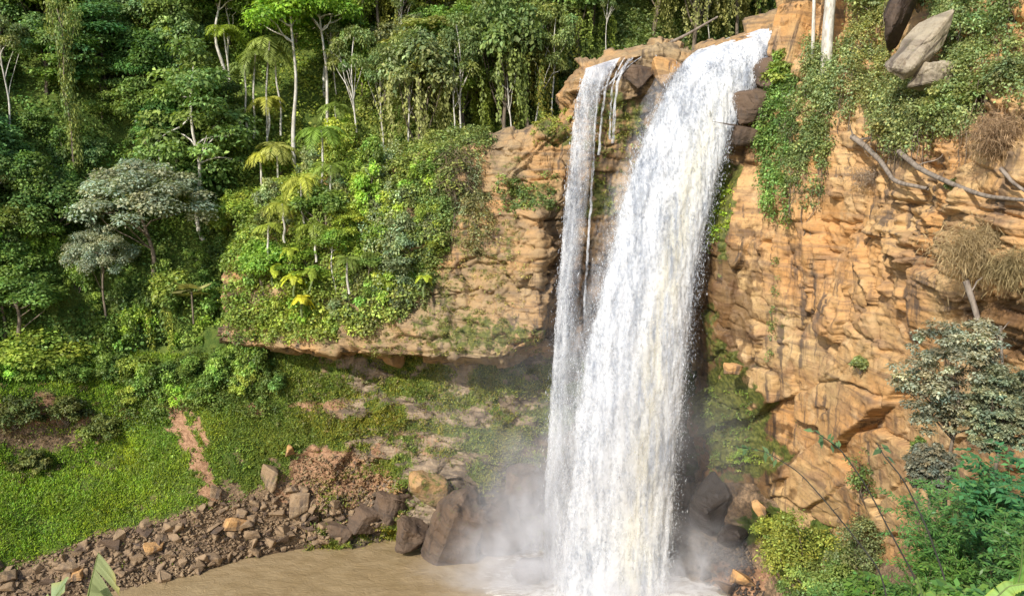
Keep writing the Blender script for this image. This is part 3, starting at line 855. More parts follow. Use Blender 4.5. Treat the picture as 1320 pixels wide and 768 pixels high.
def tree_meshes(form, seed, bark='bark', leaf='leaf'):
    """(trunk, crown) of a tree ten metres high, base at the origin"""
    r = np.random.default_rng(seed)
    H = 10.0
    c, rad, L, per, up, droop = [], [], .34, 270, .55, .25
    extra = []
    if form == 'round':
        for _ in range(34):
            d = norm(r.normal(size=3)); d[2] = abs(d[2]) * 1.0 - .25
            q = np.array([0, 0, 6.0]) + d * np.array([2.9, 2.9, 3.3]) * r.uniform(.65, 1.05)
            c.append(q); s = r.uniform(.75, 1.45); rad.append((s, s, s * .72))
        trunk_top = 6.5
    elif form == 'layered':
        for k in range(7):
            z = 2.8 + k * 1.05; R = 3.9 * math.sin(math.pi * min(1, (k + 1.6) / 8.2)) ** .8
            for j in range(6 if k < 6 else 3):
                a = r.uniform(0, 6.283); q = np.array([math.cos(a) * R * r.uniform(.35, 1.0), math.sin(a) * R * r.uniform(.35, 1.0), z + r.normal(0, .3)])
                c.append(q); s = r.uniform(1.0, 1.7); rad.append((s, s, s * .33))
        trunk_top, up, per, droop = 8.8, .95, 220, .1
    elif form == 'umbrella':
        for _ in range(64):
            a = r.uniform(0, 6.283); R = 4.7 * math.sqrt(r.random())
            q = np.array([math.cos(a) * R, math.sin(a) * R, 9.0 - .15 * R * R + r.normal(0, .4) - .5 * (r.random() < .3)])
            c.append(q); s = r.uniform(.8, 1.35); rad.append((s, s, s * .5))
        trunk_top, up, per, L, droop = 7.6, .9, 260, .27, .1
    elif form == 'column':
        for k in range(46):
            z = .5 + k * .2; a = r.uniform(0, 6.283); R = .25 + .75 * abs(math.sin(k * .7)) * r.uniform(.3, 1) + (.8 if k > 36 else 0)
            c.append((math.cos(a) * R, math.sin(a) * R, z)); s = r.uniform(.35, .8) * (1.5 if k > 38 else 1); rad.append((s, s, s * 1.25))
        trunk_top, up, per, L, droop = 9.4, .3, 110, .25, .6
    elif form == 'tall':
        for _ in range(28):
            d = norm(r.normal(size=3)); d[2] = abs(d[2]) - .3
            q = np.array([0, 0, 8.4]) + d * np.array([2.4, 2.4, 1.6]) * r.uniform(.5, 1.05)
            c.append(q); s = r.uniform(.7, 1.15); rad.append((s, s, s * .5))
        trunk_top, up, per, L = 8.6, .8, 210, .28
    elif form == 'draped':
        for _ in range(26):
            d = norm(r.normal(size=3)); d[2] = abs(d[2]) - .2
            q = np.array([0, 0, 6.9]) + d * np.array([2.7, 2.7, 2.6]) * r.uniform(.6, 1.05)
            c.append(q); s = r.uniform(.7, 1.3); rad.append((s, s, s * .7))
        trunk_top, per = 7.2, 220
        for _ in range(26):                                    # hanging strings of leaves
            a = r.uniform(0, 6.283); R = r.uniform(.8, 3.3); z1 = r.uniform(5.0, 7.2); z0 = z1 - r.uniform(2.0, 4.8)
            k = int((z1 - z0) * 30)
            z = r.uniform(z0, z1, k)
            p = np.stack([math.cos(a) * R + .12 * np.sin(z * 2) + r.normal(0, .13, k), math.sin(a) * R + r.normal(0, .13, k), z], -1)
            nn = norm(np.array([math.cos(a), math.sin(a), .3]) + r.normal(0, .5, (k, 3)))
            Ls = .24 * r.uniform(.7, 1.3, k)
            V, f = leaves_at(p, nn, np.array([0, 0, -1.]) + r.normal(0, .35, (k, 3)), Ls, Ls * .3)
            br = np.exp(r.normal(.05, .22, k)); t = np.stack([br * 1.15, br, br * .8], -1)
            extra.append((V, f, np.repeat(t, 4, 0)))
    elif form == 'sparse':
        for _ in range(17):
            d = norm(r.normal(size=3)); d[2] = abs(d[2]) - .35
            q = np.array([r.normal(0, .4), r.normal(0, .4), 6.8]) + d * np.array([2.9, 2.9, 2.9]) * r.uniform(.7, 1.1)
            c.append(q); s = r.uniform(.55, 1.1); rad.append((s, s, s * .5))
        trunk_top, up, per, L = 8.2, .8, 190, .30
    c = np.array(c); rad = np.array(rad)
    nper = np.maximum(30, (per * (rad[:, 0] / rad[:, 0].mean()) ** 1.6)).astype(int)
    crown = join([clump_leaves(c, rad, nper, L, r, up, droop)] + extra)
    tr = []
    base_r = {'round': .24, 'layered': .17, 'umbrella': .20, 'column': .17, 'tall': .17, 'draped': .22, 'sparse': .15}[form]
    spine = bend((0, 0, -1.2), (r.normal(0, .35), r.normal(0, .35), trunk_top), 12, 0, .28, r)
    tr.append(tube(spine, np.linspace(base_r, base_r * .35, 12), 8))
    far = c[np.argsort(-np.linalg.norm(c[:, :2], axis=1))[:7]] if form != 'column' else c[-4:]
    for q in far:
        k = int(np.clip(r.uniform(*((.42, .85) if form != 'tall' else (.82, .98))) * 11, 3, 10))
        tr.append(tube(bend(spine[k], q, 8, .3, .16, r), np.linspace(base_r * .34, .02, 8), 5))
    V, f, _ = join(tr)
    tm = new_mesh('trunk', V, f, M[bark], None, True)
    cm = new_mesh('crown', crown[0], crown[1], M[leaf], crown[2])
    return tm, cm

def make_tree(kind, meshes, loc, height, width, rz, colr, label, cat='tree', group=None, lean=(0, 0)):
    t = empty(kind, tuple(loc))
    t.scale = (width / 10, width / 10, height / 10); t.rotation_euler = (lean[0], lean[1], rz)
    tag(t, label, cat, group)
    a = obj('trunk', meshes[0], t); b = obj('crown', meshes[1], t)
    b.color = (*colr, 1)
    return t

# --- landmarks that labels of neighbours refer to
LAND = [('the grey-green umbrella tree', 185, 250), ('the tall white-trunked tree', 378, 115), ('the vine-wrapped column tree', 102, 115),
        ('the layered pale-trunked tree', 240, 130), ('the fan palm', 260, 370), ('the boulder between the falls', 855, 85),
        ('the brink of the main fall', 940, 45), ('the thin fall\'s brink', 770, 80), ('the ledge of tan rock by the thin fall', 680, 205),
        ('the clump of bright banana plants', 394, 365), ('the bare red earth streak', 245, 560), ('the hanging grey-green ivy', 505, 300),
        ('the left bank\'s undercut soil step', 60, 515)]
DIRW = ['right of', 'above and right of', 'above', 'above and left of', 'left of', 'below and left of', 'below', 'below and right of']
def relation(px, py):
    best = min(LAND, key=lambda q: (q[1] - px) ** 2 + (q[2] - py) ** 2)
    a = math.atan2(best[2] - py, px - best[1])
    return DIRW[int(round(a / (math.pi / 4))) % 8], best[0], math.hypot(px - best[1], py - best[2])

# --- hero trees, placed by the pixel of their base and the height they reach
def place(kind, form, seed, px, py_base, py_top, w_px, colr, label, bark='bark', rz=0., lean=(0, 0), cat='tree', back=0.0, Yfix=None):
    b = hill_at(px, py_base) if Yfix is None else P(px, py_base, Yfix)
    b = b + np.array([0, back - 1.5, 0])
    m = b[1] / F * 1.02
    return make_tree(kind, tree_meshes(form, seed, bark), b - np.array([0, 0, .3]), (py_base - py_top) * m, w_px * m * (10 / 8.6), rz, colr, label, cat, None, lean)

GREEN = {'deep green': (.044, .088, .026), 'dark green': (.054, .102, .028), 'mid green': (.062, .115, .026), 'fresh green': (.085, .155, .026),
         'yellow-green': (.108, .165, .034), 'grey-green': (.080, .118, .062), 'olive green': (.072, .105, .034), 'blue-green': (.056, .106, .048)}
heroes = [
    ('tree', 'umbrella', 101, 200, 345, 200, 142, (.135, .178, .125), 'grey-green umbrella-shaped tree with a wide flat crown on bare dark limbs', 'bark', .4),
    ('tree', 'umbrella', 102, 145, 395, 282, 74, (.13, .17, .118), 'smaller grey-green tree tucked below left of the umbrella-crowned one', 'bark', 1.9),
    ('tree', 'layered', 103, 268, 285, 62, 150, (.085, .145, .040), 'tall tree with soft green leaves in flat layers over a slim pale trunk', 'pale_bark', .2),
    ('tree', 'tall', 104, 380, 205, 0, 150, (.11, .20, .022), 'tall tree with a bare ivory trunk, second bright crown from the palms', 'pale_bark', 2.2),
    ('tree', 'tall', 105, 424, 190, -8, 130, (.095, .185, .022), 'bright green tree on a thicker pale trunk right of the ivory one', 'pale_bark', 1.2),
    ('tree', 'column', 106, 102, 225, 12, 75, (.095, .135, .035), 'slim tree wrapped top to bottom in yellow-green climbing vines', 'bark', .0),
    ('tree', 'sparse', 107, 22, 160, 0, 80, (.10, .14, .055), 'thin pale-stemmed tree with an open crown at the far left', 'pale_bark', .6),
    ('tree', 'draped', 108, 545, 250, 40, 140, (.105, .145, .060), 'tall grey-leaved tree hung with creepers above the ivy cliff', 'bark', .6),
    ('tree', 'draped', 109, 652, 200, -10, 130, (.07, .115, .035), 'dark tree draped in hanging vines behind the tan ledge', 'bark', 1.6),
    ('tree', 'draped', 110, 890, 80, -60, 130, (.095, .130, .055), 'pale olive tree trailing long strings of leaves behind the brink', 'bark', 2.6),
    ('tree', 'draped', 111, 945, 60, -70, 100, (.092, .120, .045), 'yellowish tree with dangling roots just left of the main fall\'s top', 'bark', 3.6),
    ('tree', 'round', 112, 60, 530, 395, 150, (.11, .165, .028), 'bushy bright green tree on the soil step above the left grass', 'bark', .3),
    ('tree', 'round', 113, 40, 440, 330, 130, (.06, .115, .026), 'rounded green tree at the left edge above the bushy bright one', 'bark', 2.),
]
for h in heroes: place(h[0], h[1], h[2], h[3], h[4], h[5], h[6], h[7], h[8], h[9], h[10])

# --- palms and big-leaved plants
def frond(base, az, length, rise, drop, n_leaf, leafL, rng, width=.06, tint=1.0):
    t = np.linspace(0, 1, 14)
    d = np.array([math.cos(az), math.sin(az)])
    p = np.stack([base[0] + d[0] * length * t * (1 - .15 * t), base[1] + d[1] * length * t * (1 - .15 * t), base[2] + rise * t - drop * t ** 2.2], -1)
    s = rng.uniform(.08, 1, n_leaf)
    s = np.repeat(np.linspace(.1, 1, n_leaf // 2), 2)
    pt = np.stack([np.interp(s, t, p[:, k]) for k in range(3)], -1)
    tg = norm(np.stack([np.interp(s, t, np.gradient(p[:, k])) for k in range(3)], -1))
    side = norm(np.cross(tg, np.array([0, 0, 1.]))) * np.where(np.arange(n_leaf) % 2, 1, -1)[:, None]
    ax = norm(side + tg * .55 + np.array([0, 0, -.45]) + rng.normal(0, .12, (n_leaf, 3)))
    nn = norm(np.cross(ax, tg) * np.where(np.arange(n_leaf) % 2, 1, -1)[:, None])
    nn = np.where(nn[:, 2:3] < 0, -nn, nn)
    Ls = leafL * (.45 + .75 * np.sin(np.pi * np.clip(s * .9 + .08, 0, 1))) * rng.uniform(.85, 1.1, n_leaf)
    V, f = leaves_at(pt, nn, ax, Ls, Ls * width, .03)
    br = tint * np.exp(rng.normal(0, .12, n_leaf))
    return V, f, np.repeat(np.stack([br * 1.03, br, br * .9], -1), 4, 0)

def palm_meshes(H, n, flen, seed, rise=1.2, drop=2.4, bark='pale_bark', leafL=.9, width=.06, tr=.16):
    r = np.random.default_rng(seed)
    sp = bend((0, 0, -1), (r.normal(0, .05 * H), r.normal(0, .05 * H), H), 14, 0, .12, r)
    V, f, _ = tube(sp, np.linspace(tr, tr * .7, 14), 8)
    tm = new_mesh('trunk', V, f, M[bark], None, True)
    ps = [frond(sp[-1], 6.283 * k / n * 2.4 + r.normal(0, .2), flen * r.uniform(.8, 1.1), rise * r.uniform(.2, 1.5), drop * r.uniform(.6, 1.2), 56, leafL, r, width, r.uniform(.75, 1.2)) for k in range(n)]
    V, f, t = join(ps)
    return tm, new_mesh('crown', V, f, M['leaf'], t)

def palm(kind, px, py_crown, py_base, flen_px, n, colr, label, seed, cat='palm', **k):
    b = hill_at(px, py_base); m = b[1] / F * 1.02
    if k.pop('cliff', None) or (px > 335 and py_base > 205):
        b = np.array(CLIFF_AT(px, py_base)); m = b[1] / F * 1.02
    b = b + np.array([0, k.pop('fwd', -1.5), 0])
    tm, cm = palm_meshes((py_base - py_crown) * m, n, flen_px * m, seed, rise=flen_px * m * .42, drop=flen_px * m * k.pop('dr', .85), leafL=flen_px * m * .30, **k)
    t = empty(kind, tuple(b)); tag(t, label, cat)
    obj('trunk', tm, t); c = obj('crown', cm, t); c.color = (*colr, 1)
    return t

def CLIFF_AT(px, py):
    i = np.argmin((cpx - px) ** 2 + (cpy - py) ** 2)
    return cg.reshape(-1, 3)[i].copy()

palm('palm_tree', 350, 62, 165, 38, 15, (.115, .165, .045), 'tallest palm in the group left of the ivory-trunked tree, fronds drooping', 201)
palm('palm_tree', 333, 78, 170, 32, 14, (.10, .15, .04), 'second palm, left neighbour of the tallest in its group', 202)
palm('palm_tree', 366, 82, 168, 30, 13, (.12, .17, .045), 'short palm squeezed between the tallest palm and the ivory trunk', 203)
palm('palm_tree', 348, 128, 178, 30, 12, (.19, .23, .05), 'yellow-green palm crown just below the three tall palms', 204)
palm('palm_tree', 345, 168, 215, 34, 13, (.17, .21, .06), 'pale drooping palm, lower of the two yellowish ones below the tall palms', 205)
palm('palm_tree', 415, 168, 235, 40, 14, (.09, .165, .03), 'green palm with long fronds below the thicker pale trunk', 206)
palm('palm_tree', 340, 195, 240, 24, 12, (.21, .25, .045), 'small lemon-green palm at the lower left end of the palm group', 207)
palm('palm_tree', 392, 228, 275, 34, 12, (.20, .25, .05), 'bright yellow-green palm leaning out right of the lemon-green one', 208)
palm('palm_tree', 325, 92, 175, 26, 12, (.09, .14, .045), 'leftmost slim palm in the tall palm group', 209)
palm('tree_fern', 300, 45, 110, 30, 13, (.13, .20, .03), 'lacy bright tree fern above the layered pale-trunked tree', 210, 'tree fern')
palm('tree_fern', 232, 42, 95, 26, 12, (.14, .21, .035), 'lacy tree fern higher left, over the layered tree\'s top', 211, 'tree fern')
for k, (px, py, s, c, lab) in enumerate([
        (356, 338, 17, (.19, .26, .03), 'banana plant with light green upright leaves, upper left in the bright clump'),
        (388, 352, 18, (.22, .28, .03), 'banana plant with yellow-green leaves in the middle of the bright clump'),
        (394, 378, 17, (.26, .29, .03), 'yellowest banana plant, lowest in the bright clump'),
        (407, 345, 14, (.13, .20, .03), 'small banana plant at the right end of the bright clump'),
        (386, 232, 16, (.20, .26, .04), 'lone banana plant beneath the leaning yellow-green palm'),
        (378, 318, 14, (.16, .23, .03), 'topmost banana plant above the bright clump'),
        (548, 352, 14, (.17, .24, .03), 'single banana plant with three broad leaves at the cliff edge'),
        (170, 496, 16, (.20, .22, .09), 'pale banana plant on the edge above the left grass'),
        (145, 520, 14, (.16, .20, .07), 'banana plant with browning leaves lower left of the pale one'),
        (196, 492, 13, (.15, .20, .06), 'banana plant at the right end of the row above the grass')]):
    palm('banana_plant', px, py, py + 16, s, 9, c, lab, 230 + k, 'banana plant', width=.34, bark='green_stem', dr=.9, fwd=-2.5, cliff=px > 500)
palm('agave_plant', 256, 462, 474, 20, 16, (.22, .22, .10), 'spiky pale agave-like plant above the red earth streak', 250, 'plant', width=.16, bark='green_stem', dr=.45, fwd=-3)

def fan_palm(px, py, seed, label):
    r = np.random.default_rng(seed)
    b = hill_at(px, py + 35) + np.array([0, -2.5, 0]); m = b[1] / F
    t = empty('fan_palm', tuple(b)); tag(t, label, 'palm')
    H = 33 * m
    sp = bend((0, 0, -1), (0, 0, H), 8)
    V, f, _ = tube(sp, .12, 7); obj('trunk', new_mesh('trunk', V, f, M['bark'], None, True), t)
    ps = []
    for k in range(7):
        az = k * .9 - 2.4; el = r.uniform(-.5, .7)
        d = np.array([math.cos(az) * math.cos(el), math.sin(az) * math.cos(el), math.sin(el)])
        hub = np.array([0, 0, H]) + d * 1.3
        s1 = norm(np.cross(d, np.array([0, 0, 1.]))); s2 = np.cross(s1, d)
        n = 26; a = np.linspace(-1.9, 1.9, n)
        ax = d[None] * np.cos(a)[:, None] + s1[None] * np.sin(a)[:, None]
        V, f = leaves_at(np.repeat(hub[None], n, 0), np.repeat(s2[None], n, 0), ax, np.full(n, 1.75), np.full(n, .12), .02)
        br = np.exp(r.normal(.0, .15, n)) * (1.25 if k % 2 else .8)
        ps.append((V, f, np.repeat(np.stack([br * 1.05, br, br], -1), 4, 0)))
    V, f, tt = join(ps)
    c = obj('crown', new_mesh('crown', V, f, M['leaf'], tt), t); c.color = (.17, .20, .085, 1)
fan_palm(258, 368, 260, 'fan palm with round pleated grey leaves in the dark hollow')

# --- forest filling the hillside: individual trees copied from a few of each form
protos = {f: [tree_meshes(f, 300 + 10 * i + j, 'pale_bark' if f in ('tall', 'sparse') and j == 0 else 'bark') for j in range(n)]
          for i, (f, n) in enumerate([('round', 4), ('layered', 3), ('draped', 3), ('sparse', 2), ('tall', 2), ('column', 2)])}
FORMW = {'round': 'round-crowned', 'layered': 'flat-layered', 'draped': 'creeper-hung', 'sparse': 'thin-crowned', 'tall': 'tall high-crowned', 'column': 'narrow vine-clad'}
fr_ = np.random.default_rng(55)
CLIFF_CLEAR = [(560, 210), (640, 175), (715, 160), (740, 95), (840, 55), (890, 75), (1010, 22), (1100, -80), (1400, -200), (1400, 800), (330, 800), (330, 420), (520, 410), (575, 330)]
cand = []
y = -95.0
while y < 500:
    x = -160 + fr_.uniform(-25, 25)
    while x < 1120:
        px, pyb = x + fr_.uniform(-13, 13), y + fr_.uniform(-14, 14) + 60
        cand.append((px, pyb)); x += 46 if y > 0 else 66
    y += 42
fill = []
for px, pb in cand:
    if inside(np.array([px]), np.array([pb - 15]), CLIFF_CLEAR)[0]: continue
    if pb > np.interp(px, [-200, 60, 160, 240, 340], [600, 520, 490, 470, 440]): continue
    if any(abs(px - h[3]) < 26 and abs(pb - h[4]) < 34 for h in heroes): continue
    if 325 < px < 410 and 90 < pb < 200: continue
    if 60 < px < 300 and 285 < pb < 400 and fr_.random() < .6: continue
    hit = False
    for h in heroes:
        if abs(h[3] - px) < h[6] * .5 + 34 and pb > h[4] - 12 and pb - 120 < h[4] - .30 * (h[4] - h[5]): hit = True
    if hit: continue
    if 318 < px < 440 and 160 < pb < 330: continue
    fill.append((px, pb))
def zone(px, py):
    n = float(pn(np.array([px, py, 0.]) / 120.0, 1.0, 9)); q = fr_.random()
    if px < 300:  # shade of the left hillside is put into these darker leaf greens
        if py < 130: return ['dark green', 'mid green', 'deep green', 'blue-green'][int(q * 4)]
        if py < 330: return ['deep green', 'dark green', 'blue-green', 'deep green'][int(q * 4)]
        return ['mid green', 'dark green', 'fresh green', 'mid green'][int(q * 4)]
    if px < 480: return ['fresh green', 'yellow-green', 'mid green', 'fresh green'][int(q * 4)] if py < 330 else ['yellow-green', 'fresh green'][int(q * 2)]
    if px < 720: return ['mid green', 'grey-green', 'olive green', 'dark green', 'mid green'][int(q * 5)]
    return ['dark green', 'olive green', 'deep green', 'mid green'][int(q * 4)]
taken = {}
recs = []
for px, pb in fill:
    hue = zone(px, pb - 40)
    f = fr_.choice(['round', 'layered', 'draped', 'sparse', 'tall', 'column'], p=[.34, .18, .22, .08, .10, .08] if px > 440 else [.46, .22, .12, .08, .06, .06])
    hp = fr_.uniform(88, 140) if f != 'column' else fr_.uniform(100, 150)
    if f == 'tall': hp *= 1.2
    rel, lm, dist_ = relation(px, pb - hp * .65)
    recs.append([dist_, px, pb, hue, f, hp, rel, lm])
recs.sort(key=lambda q: q[0])
ORD = ['', 'second nearest', 'third nearest', 'fourth nearest', 'fifth nearest', 'sixth nearest', 'seventh nearest', 'eighth nearest', 'ninth nearest', 'tenth nearest']
CLIFFTREES = [(335, 255), (420, 205), (560, 190), (585, 265), (565, 350), (520, 410), (350, 432), (335, 380)]
for dist_, px, pb, hue, f, hp, rel, lm in recs:
    key = (hue, f, rel, lm)
    k = taken.get(key, 0); taken[key] = k + 1
    lab = f'{hue} {FORMW[f]} tree {rel} {lm}' + (f', {ORD[k]}' if k else '')
    lab = lab.replace('the boulder between the falls', 'the brink boulder').replace('the ledge of tan rock by the thin fall', 'the tan ledge').replace('the clump of bright banana plants', 'the bright banana plants').replace('the left bank\'s undercut soil step', 'the left soil step')
    on_c = inside(np.array([px]), np.array([pb - 10]), CLIFFTREES)[0]
    b = CLIFF_AT(px, pb) if on_c else hill_at(px, pb)
    m = b[1] / F
    if on_c: hp *= fr_.uniform(.6, .95); b = b + np.array([0, .5, -.3])
    hgt = hp * m
    j = int(fr_.integers(len(protos[f])))
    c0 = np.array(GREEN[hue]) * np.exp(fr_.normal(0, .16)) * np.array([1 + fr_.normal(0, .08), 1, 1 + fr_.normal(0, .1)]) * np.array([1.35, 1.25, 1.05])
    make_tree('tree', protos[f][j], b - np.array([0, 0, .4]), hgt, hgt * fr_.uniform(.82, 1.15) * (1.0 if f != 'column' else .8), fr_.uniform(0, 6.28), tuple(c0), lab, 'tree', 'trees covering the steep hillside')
print('fill trees', len(recs))

# --- undergrowth: low leafy mass on the hillside and over the cliff's green parts
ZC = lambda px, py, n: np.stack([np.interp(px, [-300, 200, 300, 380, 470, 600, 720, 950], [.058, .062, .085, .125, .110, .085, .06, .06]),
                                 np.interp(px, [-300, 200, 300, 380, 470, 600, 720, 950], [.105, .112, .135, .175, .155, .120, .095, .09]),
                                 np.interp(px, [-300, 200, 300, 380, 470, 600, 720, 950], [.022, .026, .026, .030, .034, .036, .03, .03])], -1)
def undergrowth(name, G_, poly, n_lump, rng, rmin, rmax, per, L, colf, lift=.3, minv=None, mat_='leaf', flat=.7, up=.55):
    u, v = proj(G_)
    w = inside(u, v, poly)
    idx = np.flatnonzero(w.ravel())
    pt = G_.reshape(-1, 3); nn = grid_normals(G_).reshape(-1, 3)
    area = np.linalg.norm(np.cross(np.gradient(G_, axis=1), np.gradient(G_, axis=0)), axis=-1).ravel()[idx]
    pick = rng.choice(idx, n_lump, p=area / area.sum())
    c = pt[pick] + nn[pick] * lift + rng.normal(0, .15, (n_lump, 3))
    r = rng.uniform(rmin, rmax, n_lump)
    V, f, t = clump_leaves(c, np.stack([r, r, r * flat], -1), np.maximum(12, per * (r / rmax) ** 1.6).astype(int), L, rng, up, .3, .4, .28)
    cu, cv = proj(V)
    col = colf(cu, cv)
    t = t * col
    o = obj(name, new_mesh(name, V, f, M[mat_], t))
    return o
ur = np.random.default_rng(91)
HILLPOLY = [(-420, -120), (1100, -120), (1100, 120), (720, 160), (340, 470), (240, 520), (160, 545), (60, 585), (-420, 650)]
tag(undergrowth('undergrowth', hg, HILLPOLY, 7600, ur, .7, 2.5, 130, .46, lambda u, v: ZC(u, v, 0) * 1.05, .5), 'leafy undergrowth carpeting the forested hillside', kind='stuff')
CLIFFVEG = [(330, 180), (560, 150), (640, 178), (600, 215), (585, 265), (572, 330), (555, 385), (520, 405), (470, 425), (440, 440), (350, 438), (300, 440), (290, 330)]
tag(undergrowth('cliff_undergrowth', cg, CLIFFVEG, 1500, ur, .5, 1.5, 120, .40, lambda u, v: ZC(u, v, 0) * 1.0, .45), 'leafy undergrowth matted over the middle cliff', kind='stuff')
def sparse(poly, G_, n, rmin, rmax, per, L, col, name='ledge_plants', lift=.12):
    tag(undergrowth(name, G_, poly, n, ur, rmin, rmax, per, L, lambda u, v: np.array(col)[None], lift), kind='stuff')
sparse([(640, 228), (722, 225), (722, 268), (640, 275)], cg, 70, .3, .8, 60, .3, (.075, .115, .03), 'ledge_plants')
sparse([(690, 160), (735, 130), (735, 190), (690, 186)], cg, 40, .3, .7, 60, .3, (.12, .15, .03), 'ledge_plants')
sparse([(560, 395), (640, 400), (700, 425), (700, 458), (470, 458), (420, 430)], cg, 460, .12, .5, 34, .2, (.085, .10, .025), 'ledge_moss', .03)
sparse([(585, 270), (690, 280), (680, 395), (560, 410)], cg, 260, .12, .5, 30, .2, (.13, .135, .045), 'ledge_moss', .03)
sparse([(765, 130), (830, 130), (830, 200), (790, 280), (760, 280)], cg, 130, .15, .5, 40, .24, (.10, .13, .03), 'ledge_moss', .05)
sparse([(908, 200), (945, 190), (945, 280), (925, 325), (908, 325)], rg, 200, .15, .5, 50, .24, (.12, .19, .02), 'ledge_moss', .05)
sparse([(905, 500), (965, 500), (985, 600), (915, 610)], rg, 160, .15, .5, 40, .26, (.07, .11, .02), 'ledge_moss', .05)
sparse([(345, 470), (470, 470), (470, 500), (700, 480), (700, 560), (560, 600), (470, 590), (380, 575), (340, 520)], bgd, 300, .2, .62, 34, .24, (.075, .09, .03), 'bank_plants', .06)
sparse([(-60, 500), (110, 495), (190, 520), (150, 575), (60, 620), (-60, 640)], bgd, 130, .25, .7, 60, .24, (.055, .052, .022), 'bank_plants', .15)
sparse([(150, 520), (200, 470), (330, 440), (360, 540), (230, 525), (170, 560)], bgd, 300, .4, 1.3, 110, .30, (.055, .09, .02), 'bank_plants', .25)

# --- grass on the bank
def grass(name, G_, mask, n, rng, h0, h1, colf, w=.05):
    m = mask.ravel()
    area = np.linalg.norm(np.cross(np.gradient(G_, axis=1), np.gradient(G_, axis=0)), axis=-1).ravel() * m
    nv_, nu_ = G_.shape[:2]
    idx = rng.choice(len(area), n, p=area / area.sum())
    p = G_.reshape(-1, 3)[idx] + rng.normal(0, .11, (n, 3)) * np.array([1, 1, .3])
    nn = grid_normals(G_).reshape(-1, 3)[idx]
    h = rng.uniform(h0, h1, n) * (1 + .5 * pn(p, .5, 7))
    ax = norm(np.array([0, -.25, 1.]) + nn * .5 + rng.normal(0, .38, (n, 3)))
    nm = norm(rng.normal(size=(n, 3)) + np.array([-.3, -.6, .5]))
    V, f = leaves_at(p, nm, ax, h, np.full(n, w), .02)
    br = np.exp(rng.normal(0, .22, n) + .35 * pn(p, .35, 3)); yl = .10 * rng.normal(size=n) + .22 * pn(p, .22, 5)
    t = np.stack([br * (1 + yl), br, br * (1 - yl)], -1)
    u, v = proj(p)
    return obj(name, new_mesh(name, V, f, M['leaf'], np.repeat(t * colf(u, v), 4, 0)))
gmask = GRASS_MASK * (bpx > -250) * (bpx < 720) * (bpy_ > 455) * (bpy_ < 760)
tag(grass('grass', bgd, gmask ** 1.5, 150000, np.random.default_rng(31), .28, .62,
          lambda u, v: np.stack([np.interp(u, [0, 180, 330, 480, 700], [.094, .106, .072, .098, .105]), np.interp(u, [0, 180, 330, 480, 700], [.165, .175, .112, .125, .125]), np.interp(u, [0, 330, 700], [.016, .018, .026])], -1), .055),
    'short green grass over the sloping bank', kind='stuff')

# ------------------------------------------------------------------ plants of the right cliff and its top
def RC_AT(px, py):
    i = np.argmin((rpx - px) ** 2 + (rpy_ - py) ** 2)
    return rg.reshape(-1, 3)[i].copy()
def BANK_AT(px, py, G_=None):
    G_ = bgd if G_ is None else G_
    u, v = proj(G_)
    i = np.argmin((u - px) ** 2 + (v - py) ** 2)
    return G_.reshape(-1, 3)[i].copy()
rpx, rpy_ = proj(rg); cpx, cpy = proj(cg)

def creeper(name, G_, poly, n_lump, rmin, rmax, per, L, colr, n_str, slen, seed, label, cat='creeper', strcol=(.16, .115, .075), lift=.35, flat=1.2, droop=.6):
    if G_ is rg and n_lump > 80: n_lump = int(n_lump * 1.9); n_str = int(n_str * 1.8)
    """a mat of leaves clinging to the rock, with dangling roots"""
    r = np.random.default_rng(seed)
    u, v = proj(G_)
    idx = np.flatnonzero(inside(u, v, poly).ravel())
    pt = G_.reshape(-1, 3); nn = grid_normals(G_).reshape(-1, 3)
    pick = r.choice(idx, n_lump)
    c = pt[pick] + nn[pick] * (lift * r.uniform(.3, 1.6, n_lump))[:, None]
    rad = r.uniform(rmin, rmax, n_lump)
    base = c[np.argmin(c[:, 2])]
    V, f, t = clump_leaves(c - base, np.stack([rad, rad, rad * flat], -1), np.maximum(8, per * (rad / rmax) ** 1.6).astype(int), L, r, .35, droop, .4, .28)
    o = empty(name, tuple(base)); tag(o, label, cat)
    a = obj('foliage', new_mesh('foliage', V, f, M['leaf'], t), o); a.color = (*colr, 1)
    if n_str > 12:
        parts = []
        for k in r.choice(idx, n_str):
            p = pt[k] + nn[k] * r.uniform(.1, .9) - base
            l = slen * r.uniform(.4, 1.2)
            q = bend(p, p + np.array([r.normal(0, .08 * l), r.normal(0, .08 * l), -l]), 7, 0, .06 * l, r)
            parts.append(tube(q, r.uniform(.012, .035) * (pt[k][1] / 60), 4))
        V, f, t = join(parts)
        obj('dangling_roots', new_mesh('dangling_roots', V, f, M['dark_stem' if r.random() < .3 else 'bark'], None, True), o)
    return o

creeper('creeper', rg, [(978, 135), (1012, 85), (1030, 110), (1022, 200), (1018, 285), (990, 285), (985, 230), (976, 180)], 150, .35, .95, 90, .30, (.075, .135, .035), 16, 2.5, 401, 'green creeper hanging beside the main fall down to the orange wall', lift=.5)
creeper('creeper', rg, [(1020, 95), (1062, 80), (1078, 130), (1072, 200), (1058, 265), (1035, 285), (1018, 230)], 150, .35, .95, 80, .28, (.085, .125, .045), 60, 4.0, 402, 'creeper with dense brown dangling roots below the white trunk', lift=.5)
creeper('creeper', rg, [(1040, 60), (1120, 55), (1120, 120), (1090, 165), (1050, 130)], 110, .4, 1.0, 80, .26, (.11, .155, .065), 30, 3.0, 403, 'grey-leaved creeper around the foot of the white trunk', lift=.7)
creeper('creeper', rg, [(1100, -10), (1160, -10), (1155, 70), (1130, 140), (1100, 120)], 110, .4, 1.0, 80, .24, (.13, .155, .055), 70, 4.5, 404, 'olive creeper with straw-like trailing stems right of the white trunk', lift=.7)
